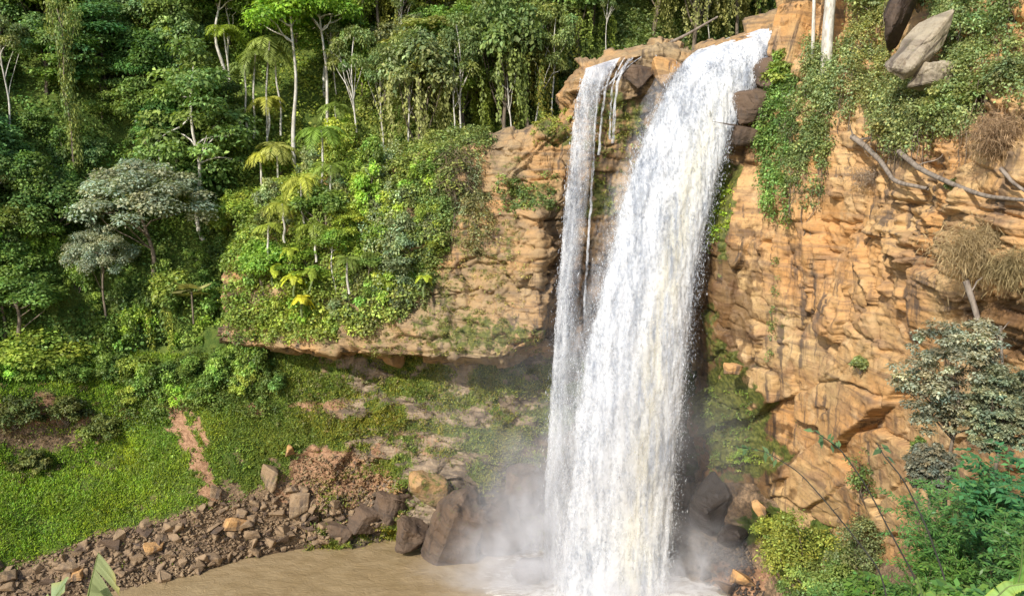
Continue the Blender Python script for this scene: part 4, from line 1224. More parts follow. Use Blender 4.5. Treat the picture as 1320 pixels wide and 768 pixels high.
creeper('creeper', rg, [(1000, 330), (1004, 330), (1006, 460), (990, 470)], 26, .15, .4, 40, .2, (.07, .11, .035), 4, 1.0, 405, 'narrow trail of leaves growing down a crack in the orange wall')
creeper('creeper', cg, [(470, 200), (510, 190), (522, 370), (490, 380), (474, 300)], 130, .4, 1.0, 80, .34, (.12, .165, .085), 6, 2, 406, 'grey-green ivy hanging in a curtain over the middle cliff', 'ivy', lift=.9)
creeper('creeper', cg, [(535, 200), (585, 205), (585, 300), (560, 345), (535, 300)], 130, .4, 1.0, 80, .32, (.085, .135, .04), 10, 2, 407, 'green ivy curtain at the right end of the overgrown cliff', 'ivy', lift=.9)
creeper('creeper', cg, [(440, 200), (470, 205), (470, 330), (445, 380), (432, 300)], 110, .4, 1.0, 80, .32, (.12, .19, .035), 4, 2, 408, 'fresh green ivy left of the grey ivy curtain', 'ivy', lift=.9)
creeper('creeper', cg, [(575, 215), (625, 195), (622, 255), (590, 280)], 70, .3, .8, 60, .28, (.085, .115, .055), 40, 3, 409, 'dusty creeper with bare twigs on the corner left of the tan ledge', lift=.6)
creeper('creeper', cg, [(640, 232), (712, 238), (712, 266), (650, 270)], 50, .25, .6, 60, .24, (.07, .11, .04), 0, 1, 410, 'low leafy creeper along the shelf under the tan ledge', lift=.25)

def bush(name, base, w, h, d, n, per, L, colr, seed, label, cat='shrub', form='dome', flat=.7, up=.55, mat_='leaf', group=None):
    r = np.random.default_rng(seed)
    dd = norm(r.normal(size=(n, 3))); dd[:, 2] = np.abs(dd[:, 2])
    c = dd * np.array([w / 2, d / 2, h * .72]) * r.uniform(.45, 1.0, (n, 1)) + np.array([0, 0, h * .18])
    rad = r.uniform(.5, 1.1, n) * min(w, h) * .20
    V, f, t = clump_leaves(c, np.stack([rad, rad, rad * flat], -1), np.maximum(8, per * (rad / rad.mean()) ** 1.6).astype(int), L, r, up, .25, .35, .22)
    o = empty(name, tuple(base)); tag(o, label, cat, group)
    a = obj('foliage', new_mesh('foliage', V, f, M[mat_], t), o); a.color = (*colr, 1)
    parts = [tube(bend((0, 0, -.4), c[k], 7, .1 * h, .05 * h, r), np.linspace(.05, .012, 7) * (.5 + w / 6), 5) for k in r.choice(n, min(n, 9), replace=False)]
    V, f, _ = join(parts)
    obj('stems', new_mesh('stems', V, f, M['bark'], None, True), o)
    return o

for k, (px, py, w, h, c, lab) in enumerate([
        (1245, 60, 90, 75, (.10, .155, .065), 'leafy shrub leaning over the shelf right of the grey boulder'),
        (1300, 35, 70, 80, (.09, .14, .05), 'green shrub at the far right corner above the shelf'),
        (1210, 150, 80, 50, (.12, .165, .06), 'spreading shrub on the shelf under the grey boulder'),
        (1262, 135, 70, 45, (.10, .14, .045), 'low shrub on the shelf left of the upper dry grass'),
        (1150, 175, 60, 40, (.11, .13, .05), 'thin dusty shrub above the fallen branches'),
        (1300, 110, 60, 50, (.085, .12, .05), 'dark shrub behind the upper dry grass'),
        (1125, 20, 60, 70, (.10, .13, .05), 'dusty shrub at the top behind the olive creeper'),
        (1005, 110, 40, 50, (.11, .17, .04), 'small bright shrub on the rock edge beside the main fall'),
        (1180, 10, 60, 40, (.07, .10, .04), 'dark shrub over the dark rock hollow at the top')]):
    b = RC_AT(px, py); m = b[1] / F
    bush('shrub', b + np.array([0, -.6, -.3]), w * m, h * m, w * m * .8, 34, 85, .30 * (b[1] / 75), c, 430 + k, lab)

def dry_tuft(px, py, w, h, n, seed, label, colr=(.40, .28, .135)):
    r = np.random.default_rng(seed)
    b = RC_AT(px, py); m = b[1] / F
    p = r.normal(0, 1, (n, 3)) * np.array([w * m * .24, .5, h * m * .13]) + np.array([0, -.3, h * m * .2])
    ax = norm(np.stack([r.normal(0, .8, n), r.normal(-.5, .5, n), r.normal(.1, .55, n)], -1))
    L = r.uniform(.25, .62, n) * h * m * .75
    parts = []
    for s in range(3):                                   # three bent segments per blade
        q = ax.copy(); q[:, 2] -= s * .75; q = norm(q)
        V, f = leaves_at(p, norm(r.normal(size=(n, 3))), q, L * .42, np.full(n, .018), 0)
        br = np.repeat(np.exp(r.normal(0, .3, n)), 4)
        parts.append((V, f, np.stack([br, br, br], -1)))
        p = p + q * (L * .38)[:, None]
    V, f, t = join(parts)
    o = obj('dry_grass_clump', new_mesh('dry_grass_clump', V, f, M['dry'], t), None, tuple(b + np.array([0, -.3, 0])))
    o.color = (*colr, 1); tag(o, label, 'dry grass'); return o
dry_tuft(1275, 335, 120, 95, 5200, 451, 'big clump of straw-coloured dry grass drooping over the layered rock')
dry_tuft(1288, 190, 80, 80, 2600, 452, 'brown dry grass hanging at the right end of the upper shelf', (.30, .19, .10))
dry_tuft(1305, 355, 60, 80, 1800, 453, 'darker dry grass at the edge behind the big straw clump', (.30, .22, .10))
dry_tuft(1120, 235, 70, 40, 700, 454, 'sparse dry twiggy grass below the forked fallen branch', (.26, .19, .13))
def dry_mid(px, py, w, h, n, seed, label):
    r = np.random.default_rng(seed)
    b = CLIFF_AT(px, py); m = b[1] / F
    p = r.normal(0, 1, (n, 3)) * np.array([w * m * .25, .5, h * m * .25])
    ax = norm(np.stack([r.normal(0, .6, n), r.normal(-.4, .4, n), r.normal(-.5, .6, n)], -1))
    V, f = leaves_at(p, norm(r.normal(size=(n, 3))), ax, r.uniform(.8, 2.2, n), np.full(n, .03), 0)
    br = np.repeat(np.exp(r.normal(0, .3, n)), 4)
    o = obj('dry_grass_clump', new_mesh('dry_grass_clump', V, f, M['dry'], np.stack([br] * 3, -1)), None, tuple(b + np.array([0, -.7, 0])))
    o.color = (.24, .165, .10, 1); tag(o, label, 'dry grass')
dry_mid(592, 225, 50, 70, 1100, 455, 'brown tangle of dry twigs at the top corner of the overgrown cliff')

# trunks and fallen wood of the right side
def log(name, pts, rad, bark, label, cat, forks=(), seed=0, surf=None):
    """pts (px, py, Y or None -> on the right cliff, offset)"""
    W = []
    for px, py, Y in pts:
        W.append(P(px, py, Y) if Y else RC_AT(px, py) + np.array([-.7, -1.7, .3]))
    c = smooth_path(W, 26); base = c[0].copy()
    parts = [tube(c - base, np.linspace(rad, rad * .5, 26), 8)]
    r = np.random.default_rng(seed)
    for (k, d, l, w) in forks:
        q = c[k] - base
        parts.append(tube(bend(q, q + norm(np.array(d, float)) * l, 8, 0, .06 * l, r), np.linspace(w, w * .4, 8), 6))
    V, f, _ = join(parts)
    V = V + .1 * rad * pn(V, 2.2, 4)[:, None]
    o = obj(name, new_mesh(name, V, f, M[bark], None, True), None, tuple(base))
    return tag(o, label, cat)
log('fallen_branch', [(1098, 181, None), (1112, 192, None), (1135, 212, None), (1152, 238, None), (1190, 252, None)], .28, 'grey_wood', 'forked grey fallen branch, upper left of the two lying on the orange cliff', 'branch', [(3, (1, -.2, .25), 2.4, .14), (1, (-.3, -.2, .6), 1.4, .1)], 1)
log('fallen_branch', [(1158, 200, None), (1185, 218, None), (1220, 240, None), (1260, 256, None), (1330, 266, None)], .24, 'grey_wood', 'long straight grey fallen branch slanting to the right edge of the cliff', 'branch', [(6, (.6, -.5, .5), 2.0, .07)], 2)
log('fallen_branch', [(1284, 222, None), (1300, 240, None), (1330, 262, None)], .15, 'grey_wood', 'short pale fallen branch at the right edge over the long one', 'branch', [], 3)
log('dead_stem', [(1245, 362, 52), (1256, 395, 51.6), (1268, 440, 51), (1282, 490, 50.5), (1300, 548, 50)], .20, 'grey_wood', 'bare brown dead stem leaning beside the grey-leaved shrub', 'stem', [(3, (.5, -.2, .9), 1.2, .06), (14, (.6, -.1, 1), 2.2, .07), (17, (-.6, -.1, 1), 1.6, .05)], 4)
log('dead_stem', [(1290, 420, 50.5), (1292, 470, 50.2), (1298, 540, 50)], .10, 'grey_wood', 'thinner upright dead stem right of the leaning one', 'stem', [], 5)
log('fallen_log', [(855, 60, 107), (885, 45, 108), (925, 22, 110)], .22, 'grey_wood', 'thin pale fallen log slanting up behind the boulder between the falls', 'log', [], 6)
def plain_tree(px0, py0, px1, py1, Y, rad, bark, label, seed, colr):
    Y = float(RC_AT(px0, py0)[1]) + .1
    a = P(px0, py0, Y); b = P(px1, py1, Y + .4)
    o = empty('tree', tuple(a)); tag(o, label, 'tree')
    r = np.random.default_rng(seed)
    top = b - a
    V, f, _ = tube(bend((0, 0, -4.0), top, 16, 0, .12, r), np.linspace(rad, rad * .75, 16), 10)
    parts = [(V, f, _)]
    c = []
    for k in range(16):
        d = norm(r.normal(size=3)); d[2] = abs(d[2])
        q = top + d * np.array([4.5, 3.5, 3.5]); c.append(q)
        if k < 7: parts.append(tube(bend(top, q, 7, .4, .2, r), np.linspace(rad * .5, .04, 7), 6))
    V, f, _ = join(parts)
    obj('trunk', new_mesh('trunk', V, f, M[bark], None, True), o)
    V, f, t = clump_leaves(c, r.uniform(1.0, 1.7, 16), 150, .4, r)
    k = obj('crown', new_mesh('crown', V, f, M['leaf'], t), o); k.color = (*colr, 1)
plain_tree(1066, 92, 1072, -95, 84, .62, 'pale_bark', 'stout tree with a mottled white trunk rooted on the right cliff\'s rim', 461, (.10, .15, .04))
plain_tree(1054, 68, 1046, -90, 86, .20, 'pale_bark', 'thin leaning pale tree just left of the stout white trunk', 462, (.10, .15, .05))

# ------------------------------------------------------------------ rocks
def hull(n, sx_, sy_, sz_, seed, bev=.05):
    r = np.random.default_rng(seed)
    bm = bmesh.new()
    p = r.uniform(-1, 1, (n, 3)); p = norm(r.normal(size=(n, 3))) * r.uniform(.85, 1.05, (n, 1)) if n >= 30 else np.sign(p) * np.abs(p) ** (.45 if n < 16 else .75)
    for q in p: bm.verts.new((q[0] * sx_, q[1] * sy_, q[2] * sz_))
    res = bmesh.ops.convex_hull(bm, input=bm.verts)
    bmesh.ops.delete(bm, geom=list({e for e in res['geom_interior'] + res['geom_unused'] if isinstance(e, bmesh.types.BMVert)}), context='VERTS')
    if bev:
        bmesh.ops.bevel(bm, geom=list(bm.edges), offset=bev * min(sx_, sy_, sz_), segments=1, affect='EDGES')
    return bm

def rock_mesh(n, size, seed, mat_, cuts=0, rough=.06, mask=(0., .15, 0.), bev=.08):
    bm = hull(n, *size, seed, bev)
    if cuts:
        bmesh.ops.triangulate(bm, faces=bm.faces)
        for _ in range(cuts): bmesh.ops.subdivide_edges(bm, edges=list(bm.edges), cuts=1, use_grid_fill=True)
    me = bpy.data.meshes.new('rock'); bm.to_mesh(me); bm.free()
    n_ = len(me.vertices)
    V = np.empty(n_ * 3, np.float32); me.vertices.foreach_get('co', V); V = V.reshape(-1, 3)
    Vd = V * (1 + rough * fbm(V + seed, 1.1 / max(size), 4, seed % 7)[:, None] * 1.6)
    if cuts: Vd += norm(V) * (strata(V + seed, V[:, 0], max(size) * .4, max(size) * .8, max(size) * .05, .35, seed % 9, max(size) * .012, .8) - max(size) * .025)[:, None]
    me.vertices.foreach_set('co', Vd.astype(np.float32).ravel())
    a = me.attributes.new('mask', 'FLOAT_COLOR', 'POINT')
    a.data.foreach_set('color', np.tile(np.array([*mask, 1], np.float32), n_))
    me.materials.append(M[mat_]); me.update()
    return me

def boulder(name, px, py, Y, size, rot, seed, label, mat_='rubble', n=14, cuts=3, mask=(0., .15, 0.), rough=.06, cat='rock', at=None):
    p = P(px, py, Y) if at is None else at
    o = obj(name, rock_mesh(n, size, seed, mat_, cuts, rough, mask), None, tuple(p)); o.rotation_euler = rot
    return tag(o, label, cat)

boulder('boulder', 588, 692, 101.4, (3.8, 3.4, 6.2), (.2, .3, .3), 501, 'huge dark wet boulder standing in the pool left of the falls', 'rock_wet', 17, 4, (.25, .35, 0), .11, 'boulder')
boulder('boulder', 530, 690, 103.5, (2.6, 2.2, 2.2), (.1, .3, .2), 502, 'low dark boulder at the waterline left of the huge wet one', 'rock_wet', 22, 4, (.1, .3, 0), .09, 'boulder')
boulder('boulder', 640, 680, 101.8, (3.2, 2.6, 5.2), (0, -.15, .5), 503, 'dark wet boulder in the spray between the huge one and the thin fall', 'rock_wet', 22, 4, (.2, .5, 0), .09, 'boulder')
boulder('boulder', 470, 668, 106.5, (2.2, 2.0, 1.8), (.1, .3, .5), 531, 'brown angular boulder on the shore right of the reddish scree', 'rock_wet', 15, 4, (.1, .2, 0), .09, 'boulder')
boulder('boulder', 505, 650, 107.2, (2.6, 2.0, 2.0), (.1, .2, .9), 532, 'brown boulder above the waterline between the scree and the low dark one', 'rock_wet', 15, 4, (.15, .2, 0), .09, 'boulder')
boulder('boulder', 440, 684, 105.6, (2.4, 1.6, 1.3), (.1, .2, .1), 533, 'flat wet boulder at the waterline below the reddish scree', 'rock_wet', 22, 3, (.1, .2, 0), .09, 'boulder')
boulder('boulder', 555, 630, 105.0, (3.4, 2.2, 2.2), (.1, .2, .4), 534, 'mossy ledge boulder above the huge wet one', 'rock_mid', 24, 4, (.45, .2, 0), .09, 'boulder')
boulder('boulder', 672, 630, 103.6, (3.2, 2.0, 3.4), (.1, .2, .4), 535, 'dark dripping rock beside the thin fall above the waterline rocks', 'rock_wet', 24, 4, (.3, .5, 0), .09, 'boulder')
boulder('boulder', 676, 740, 97.0, (2.6, 1.8, 2.2), (.2, .35, .2), 504, 'wet boulder washed by mist at the foot of the thin fall', 'rock_wet', 14, 4, (0, .4, 0), .06, 'boulder')
boulder('boulder', 855, 92, 100.8, (2.5, 1.8, 1.9), (.1, .2, .3), 505, 'rounded rust-brown boulder on the brink between the two falls', 'rock', 18, 4, (0, .30, 0), .05, 'boulder')
boulder('boulder', 822, 98, 101.6, (2.0, 1.5, 1.4), (.1, -.2, .6), 506, 'wet brown boulder under the trickles between the falls', 'rock_wet', 16, 4, (.2, .3, 0), .06, 'boulder')
boulder('boulder', 982, 134, 97.6, (3.4, 2.4, 1.9), (.1, -.2, .2), 507, 'brown angular boulder on the right rim halfway down the brink', 'rock_wet', 16, 4, (.1, .2, 0), .05, 'boulder')
boulder('boulder', 966, 176, 96.9, (2.6, 2.0, 1.2), (.2, .2, .1), 508, 'dark wet slab jutting from the right rim below the angular boulder', 'rock_wet', 14, 4, (.1, .6, 0), .05, 'boulder')
boulder('boulder', 1002, 92, 98.4, (2.6, 2.2, 2.3), (.1, .1, .4), 509, 'squared brown rock at the right side of the main fall\'s top', 'rock_wet', 14, 4, (.1, .3, 0), .05, 'boulder')
boulder('boulder', 1026, 52, 97.4, (2.6, 2.2, 4.2), (.1, .25, .3), 510, 'tall tan rock block above the right side of the main fall', 'rock', 14, 4, (.12, .2, 0), .05, 'boulder')
boulder('boulder', 1188, 62, 70.6, (1.25, 1.5, 3.1), (.15, .75, .3), 511, 'long pale grey boulder tilted on the shelf of the right cliff', 'grey_rock', 18, 4, (.3, .15, 0), .08, 'boulder')
boulder('boulder', 1206, 98, 69.6, (1.5, 1.6, 1.2), (.1, .2, .3), 512, 'squat grey boulder leaning on the long tilted one', 'grey_rock', 24, 4, (.3, .3, 0), .09, 'boulder')
boulder('boulder', 1166, 2, 74.6, (1.5, 1.4, 4.2), (.1, .28, .3), 513, 'dark upright rock at the top above the tilted grey boulder', 'rock_wet', 24, 4, (.1, .6, 0), .1, 'boulder')
boulder('rock', 982, 660, 93.0, (.7, .8, 2.0), (0, -.55, .2), 514, 'leaning reddish slab at the foot of the orange wall', 'rock', 10, 3, (0, .2, 0))
boulder('rock', 945, 477, 91.6, (.95, .8, .75), (0, .1, .3), 515, 'square orange block perched on the wet edge of the right cliff', 'rock', 10, 3, (0, 0, 0))
boulder('rock', 960, 745, 90.5, (1.5, 1.2, .9), (.1, .1, .3), 516, 'orange-brown block on the low bank right of the falls', 'rock', 12, 3, (0, .25, 0))
boulder('rock', 935, 755, 92.5, (1.4, 1.2, .8), (.1, .2, .9), 517, 'dark flat block on the low bank nearest the falls', 'rock_wet', 12, 3, (0, .3, 0))
def on_bank(px, py, up=.2): return BANK_AT(px, py) + np.array([0, -.35, up])
boulder('rock', 0, 0, 0, (1.35, 1.2, 2.25), (.1, .06, .25), 521, 'tall rectangular brown block standing on the rubble', 'rubble', 12, 3, (0, .12, 0), .04, at=on_bank(388, 652, .6))
boulder('rock', 0, 0, 0, (1.3, 1.2, 1.6), (.2, .3, .6), 522, 'mossy angular block on the grass above the rubble', 'rubble', 12, 3, (.35, 0, 0), .05, at=on_bank(350, 618, .4))
boulder('rock', 0, 0, 0, (.95, .9, .95), (.2, .3, .1), 523, 'tan block at the top of the reddish scree', 'rock', 12, 3, (0, 0, 0), .05, at=on_bank(379, 582, .3))
boulder('rock', 0, 0, 0, (1.7, 1.2, .7), (.25, .2, .5), 524, 'flat tan slab at the top of the shore rubble', 'rock', 12, 3, (0, 0, 0), .05, at=on_bank(305, 676, .3))
boulder('rock', 0, 0, 0, (.8, .8, .75), (.1, .3, .4), 525, 'small tan block at the lower end of the red earth streak', 'rubble', 11, 3, (0, 0, 0), .05, at=on_bank(280, 634, .3))
boulder('rock', 0, 0, 0, (1.2, .9, .6), (.2, .2, .4), 526, 'pinkish slab in the rubble right of the torn banana leaf', 'rock', 12, 3, (0, .1, 0), .05, at=on_bank(200, 708, .3))
boulder('rock', 0, 0, 0, (1.3, 1.0, .7), (.2, .1, .4), 527, 'orange-brown slab just behind the torn banana leaf', 'rock', 12, 3, (0, .1, 0), .05, at=on_bank(97, 742, .3))
boulder('rock', 0, 0, 0, (1.1, 1.0, .9), (.2, .3, .2), 528, 'rounded brown rock at the left edge of the rubble', 'rubble', 12, 3, (0, .1, 0), .05, at=on_bank(14, 742, .3))
boulder('rock', 0, 0, 0, (1.5, .8, .7), (.1, .3, .2), 529, 'long grey slab lying at the water\'s edge below the tall block', 'rubble', 12, 3, (0, .2, 0), .05, at=on_bank(368, 690, .2))

rr = np.random.default_rng(600)
rk = [rock_mesh(int(rr.integers(9, 15)), (1, rr.uniform(.65, .95), rr.uniform(.4, .75)), 610 + k, ['rubble', 'rubble', 'rock_wet', 'rubble', 'rubble', 'rock_wet'][k % 6], 0, .1, (0, .1 + .1 * (k % 3), 0), .1) for k in range(12)]
bpx, bpy_ = proj(bgd)
RUB = [(-40, 735), (60, 712), (130, 690), (220, 668), (285, 640), (330, 640), (370, 625), (430, 640), (500, 672), (480, 692), (400, 700), (320, 718), (250, 742), (190, 768), (-40, 790)]
idx = np.flatnonzero(inside(bpx, bpy_, RUB).ravel())
area = np.linalg.norm(np.cross(np.gradient(bgd, axis=1), np.gradient(bgd, axis=0)), axis=-1).ravel()[idx]
pts_ = bgd.reshape(-1, 3)[rr.choice(idx, 280, replace=False, p=area / area.sum())]
for k, p in enumerate(pts_):
    s = float(np.clip(rr.lognormal(-.55, .42), .28, 1.4))
    o = obj('rock', rk[k % 12], None, tuple(p + np.array([0, -.12, .02 * s])))
    o.scale = (s, s, s); o.rotation_euler = tuple(rr.uniform(-.5, .5, 2)) + (rr.uniform(0, 6.28),)
    tag(o, 'one of the many small broken brown rocks strewn along the pool\'s left shore', 'rock', 'broken rocks strewn along the shore')
# finer scree between them: nobody could count it
def scree(name, G_, poly, n, s0, s1, seed, mat_='rubble'):
    r = np.random.default_rng(seed); u, v = proj(G_)
    idx = np.flatnonzero(inside(u, v, poly).ravel())
    p = G_.reshape(-1, 3)[r.choice(idx, n)] + r.normal(0, .12, (n, 3))
    s = r.uniform(s0, s1, n) * r.choice([.6, 1, 1, 1.6], n)
    B = np.array([[1, 0, -.2], [-.4, .9, -.1], [-.6, -.8, 0], [.1, .1, .8], [.5, -.6, .4], [-.2, .2, -.6]])
    V = (p[:, None] + (B[None] + r.normal(0, .28, (n, 6, 3))) * s[:, None, None]).reshape(-1, 3)
    T = np.array([[0, 1, 3], [1, 2, 3], [2, 4, 3], [4, 0, 3], [0, 5, 1], [1, 5, 2], [2, 5, 4], [4, 5, 0]])
    f = ((np.arange(n) * 6)[:, None, None] + T[None]).reshape(-1, 3)
    t = np.zeros((len(V), 3)); t[:, 1] = np.repeat(r.uniform(0, .45, n), 6)
    tag(obj(name, new_mesh(name, V, f, M[mat_], t, False, 'mask')), kind='stuff')
scree('gravel', bgd, RUB, 5200, .10, .24, 640)
scree('scree', bgd, [(375, 590), (470, 585), (520, 620), (520, 670), (470, 690), (380, 680)], 3400, .08, .20, 641, 'rock_mid')
scree('scree', rbg, [(900, 700), (960, 690), (985, 768), (900, 790)], 700, .1, .3, 642, 'shade_black_rock')

# ------------------------------------------------------------------ bushes at the right foot and the near slope
def at_sheet(G_, px, py): return BANK_AT(px, py, G_)
for k, (px, py, w, h, c, lab, L) in enumerate([
        (1035, 752, 130, 125, (.115, .15, .030), 'bright lime-green bush at the foot of the orange wall', .30),
        (1003, 700, 70, 55, (.10, .135, .025), 'low yellow-green bush beside the leaning reddish slab', .28),
        (1050, 780, 100, 70, (.095, .15, .04), 'fresh green bush in front of the lime-green one at the bottom', .30),
        (1112, 745, 105, 125, (.075, .10, .04), 'feathery olive bush right of the lime-green one', .26),
        (1085, 775, 90, 80, (.09, .15, .04), 'dark green bush between the lime and the olive one', .28)]):
    b = at_sheet(rbg, px, py); m = b[1] / F
    bush('bush', b - np.array([0, 0, .5]), w * m, h * m, w * m * .7, 44, 130, L, c, 660 + k, lab, 'bush')
# pillar-top plant on the orange wall and a few wall plants
for k, (px, py, w, h, c, lab) in enumerate([
        (1116, 630, 66, 86, (.05, .085, .022), 'dark drooping bush hanging on the orange wall'),
        (1110, 470, 24, 22, (.10, .14, .05), 'small grey-green plant sprouting from a crack in the orange wall'),
        (1185, 580, 26, 26, (.08, .13, .035), 'small plant on the orange wall left of the grey-leaved shrub'),
        (1230, 240, 24, 16, (.10, .13, .05), 'tiny plant on the layered rock by the long fallen branch'),
        (955, 590, 30, 24, (.11, .17, .03), 'small green plant on the wet undercut edge of the right cliff')]):
    b = RC_AT(px, py); m = b[1] / F
    bush('shrub', b + np.array([-.3, -.8, -.2 * h * m]), w * m, h * m, w * m * .7, 22, 70, .24, c, 680 + k, lab)

def leafy_shrub(name, base, height, spread, n_stem, L, W, colr, seed, label, style='simple', lean=(0, 0), cat='shrub', stem='green_stem', dens=1.0):
    """a near shrub: stems, side twigs and single leaves along them"""
    r = np.random.default_rng(seed)
    o = empty(name, tuple(base)); tag(o, label, cat)
    st, lv = [], []
    for k in range(n_stem):
        a = r.uniform(0, 6.283); sp_ = spread * math.sqrt(r.random())
        top = np.array([math.cos(a) * sp_ + lean[0] * height, math.sin(a) * sp_ + lean[1] * height, height * r.uniform(.6, 1.05) * (1 - .25 * sp_ / (spread + 1e-6))])
        root = np.array([math.cos(a), math.sin(a), 0]) * sp_ * .3
        c = bend(root, top, 16, 0, .05 * height, r)
        c[:, :2] += (np.array([math.cos(a), math.sin(a)]) * .12 * height)[None] * (np.linspace(0, 1, 16) ** 2.5)[:, None]
        st.append(tube(c, np.linspace(.016, .004, 16) * (.6 + height * .25), 5))
        tw = [(c, np.array([.3, 1.0]))]
        for q in range(int(10 * dens)):
            i = int(r.integers(4, 15)); b2 = r.uniform(0, 6.283); tl = height * r.uniform(.12, .28)
            d = np.array([math.cos(b2), math.sin(b2), r.uniform(.1, .7)])
            t2 = bend(c[i], c[i] + d * tl + np.array([0, 0, -.2 * tl]), 8, .12 * tl, .03 * tl, r)
            st.append(tube(t2, np.linspace(.007, .002, 8) * (.6 + height * .25), 4))
            tw.append((t2, np.array([.15, 1.0])))
        for c2, rng_ in tw:
            ln = np.linalg.norm(np.diff(c2, axis=0), axis=1).sum()
            m = max(4, int(ln / (L * (.34 if style == 'feather' else .42))))
            s = np.repeat(np.linspace(rng_[0], 1, m), 2)
            t = np.linspace(0, 1, len(c2))
            p = np.stack([np.interp(s, t, c2[:, j]) for j in range(3)], -1)
            g_ = np.stack([np.interp(s, t, np.gradient(c2[:, j])) for j in range(3)], -1); g_ = norm(g_)
            sd = norm(np.cross(g_, np.array([.1, .2, 1.]))) * np.where(np.arange(2 * m) % 2, 1, -1)[:, None]
            ax = norm(sd + g_ * .6 + r.normal(0, .25, (2 * m, 3)) + np.array([0, 0, -.25 if style == 'feather' else -.45]))
            nn = norm(np.array([0, -.25, 1.]) + r.normal(0, .35, (2 * m, 3)))
            Ls = L * r.uniform(.6, 1.2, 2 * m)
            V, f = leaves_at(p, nn, ax, Ls, Ls * W, .06)
            br = np.exp(r.normal(0, .2, 2 * m)); hu = r.normal(0, .1, 2 * m)
            lv.append((V, f, np.repeat(np.stack([br * (1 + hu), br, br * (1 - hu)], -1), 4, 0)))
    V, f, _ = join(st); obj('stems', new_mesh('stems', V, f, M[stem], None, True), o)
    V, f, t = join(lv); l = obj('foliage', new_mesh('foliage', V, f, M['leaf_near'], t), o); l.color = (*colr, 1)
    return o

def near_base(px, py, Y, drop):
    b = P(px, py, Y)
    return b + np.array([0, 0, -drop])
# (centre pixel of the foliage, distance, height, spread ...)
for k, (px, py, Y, h, sp, n, L, W, c, style, lab) in enumerate([
        (1262, 680, 22, 4.3, 1.5, 26, .17, .14, (.085, .185, .045), 'feather', 'feathery green shrub with fine leaflets in the near right corner'),
        (1305, 625, 19, 2.9, .75, 15, .22, .22, (.06, .165, .055), 'simple', 'blue-green leafy shrub at the right edge below the dead stems'),
        (1212, 735, 21, 2.1, .8, 15, .16, .14, (.10, .20, .04), 'feather', 'lower feathery shrub left of the taller one near the corner'),
        (1290, 765, 12, 1.1, .55, 9, .17, .32, (.11, .23, .05), 'simple', 'broad-leaved bright plant nearest the bottom right corner'),
        (1135, 770, 27, 2.0, 1.0, 13, .30, .24, (.10, .19, .035), 'simple', 'glossy broad-leaved plant at the bottom below the olive bush'),
        (1180, 770, 24, 1.7, .9, 14, .22, .2, (.085, .17, .035), 'simple', 'dark leafy plant at the bottom between two feathery shrubs'),
        (1315, 700, 15, 2.0, .65, 14, .15, .16, (.08, .17, .04), 'feather', 'fine-leaved shrub at the right edge behind the broad-leaved plant'),
        (1245, 775, 15, 1.0, .5, 8, .22, .26, (.15, .24, .05), 'simple', 'light green broad-leaved plant at the bottom under the feathery shrubs'),
        (1090, 780, 34, 2.4, 1.3, 13, .30, .2, (.10, .18, .04), 'simple', 'leafy plant at the bottom edge left of the glossy one')]):
    b = P(px, py, Y)
    leafy_shrub('near_shrub', b - np.array([0, 0, h * .62]), h, sp, n, L, W, c, 700 + k, lab, style)

def shrub_tree(px, py, Y, w, h, colr, seed, label, L):
    b = P(px, py, Y); m = Y / F
    r = np.random.default_rng(seed)
    o = empty('shrub_tree', tuple(b)); tag(o, label, 'shrub')
    W, H = w * m, h * m
    n = 210
    d = norm(r.normal(size=(n, 3)))
    c = d * np.array([W / 2, W / 2.6, H * .46]) * r.uniform(.5, 1.0, (n, 1)) + np.array([0, 0, H * .56])
    rad = r.uniform(.45, 1.0, n) * W * .085
    V, f, t = clump_leaves(c, np.stack([rad * 1.25, rad * 1.25, rad * .5], -1), 110, L, r, .85, .2, .3, .26)
    k = obj('crown', new_mesh('crown', V, f, M['leaf'], t), o); k.color = (*colr, 1)
    parts = [tube(bend((0, 0, -3.5), (0, 0, H * .55), 10, 0, .1, r), np.linspace(.13, .07, 10), 7)]
    for q in c[:14]: parts.append(tube(bend((0, 0, H * .12), q, 8, .2, .1, r), np.linspace(.06, .015, 8), 5))
    V, f, _ = join(parts)
    obj('trunk', new_mesh('trunk', V, f, M['bark'], None, True), o)
shrub_tree(1225, 585, 42, 165, 185, (.125, .145, .10), 720, 'grey-leaved small tree in front of the right cliff under the dry grass', .17)
shrub_tree(1285, 600, 40, 100, 140, (.10, .125, .075), 721, 'grey-leaved shrub right behind the grey small tree at the edge', .17)
shrub_tree(1197, 640, 41, 70, 75, (.09, .10, .07), 722, 'dusty low shrub under the left side of the grey small tree', .15)

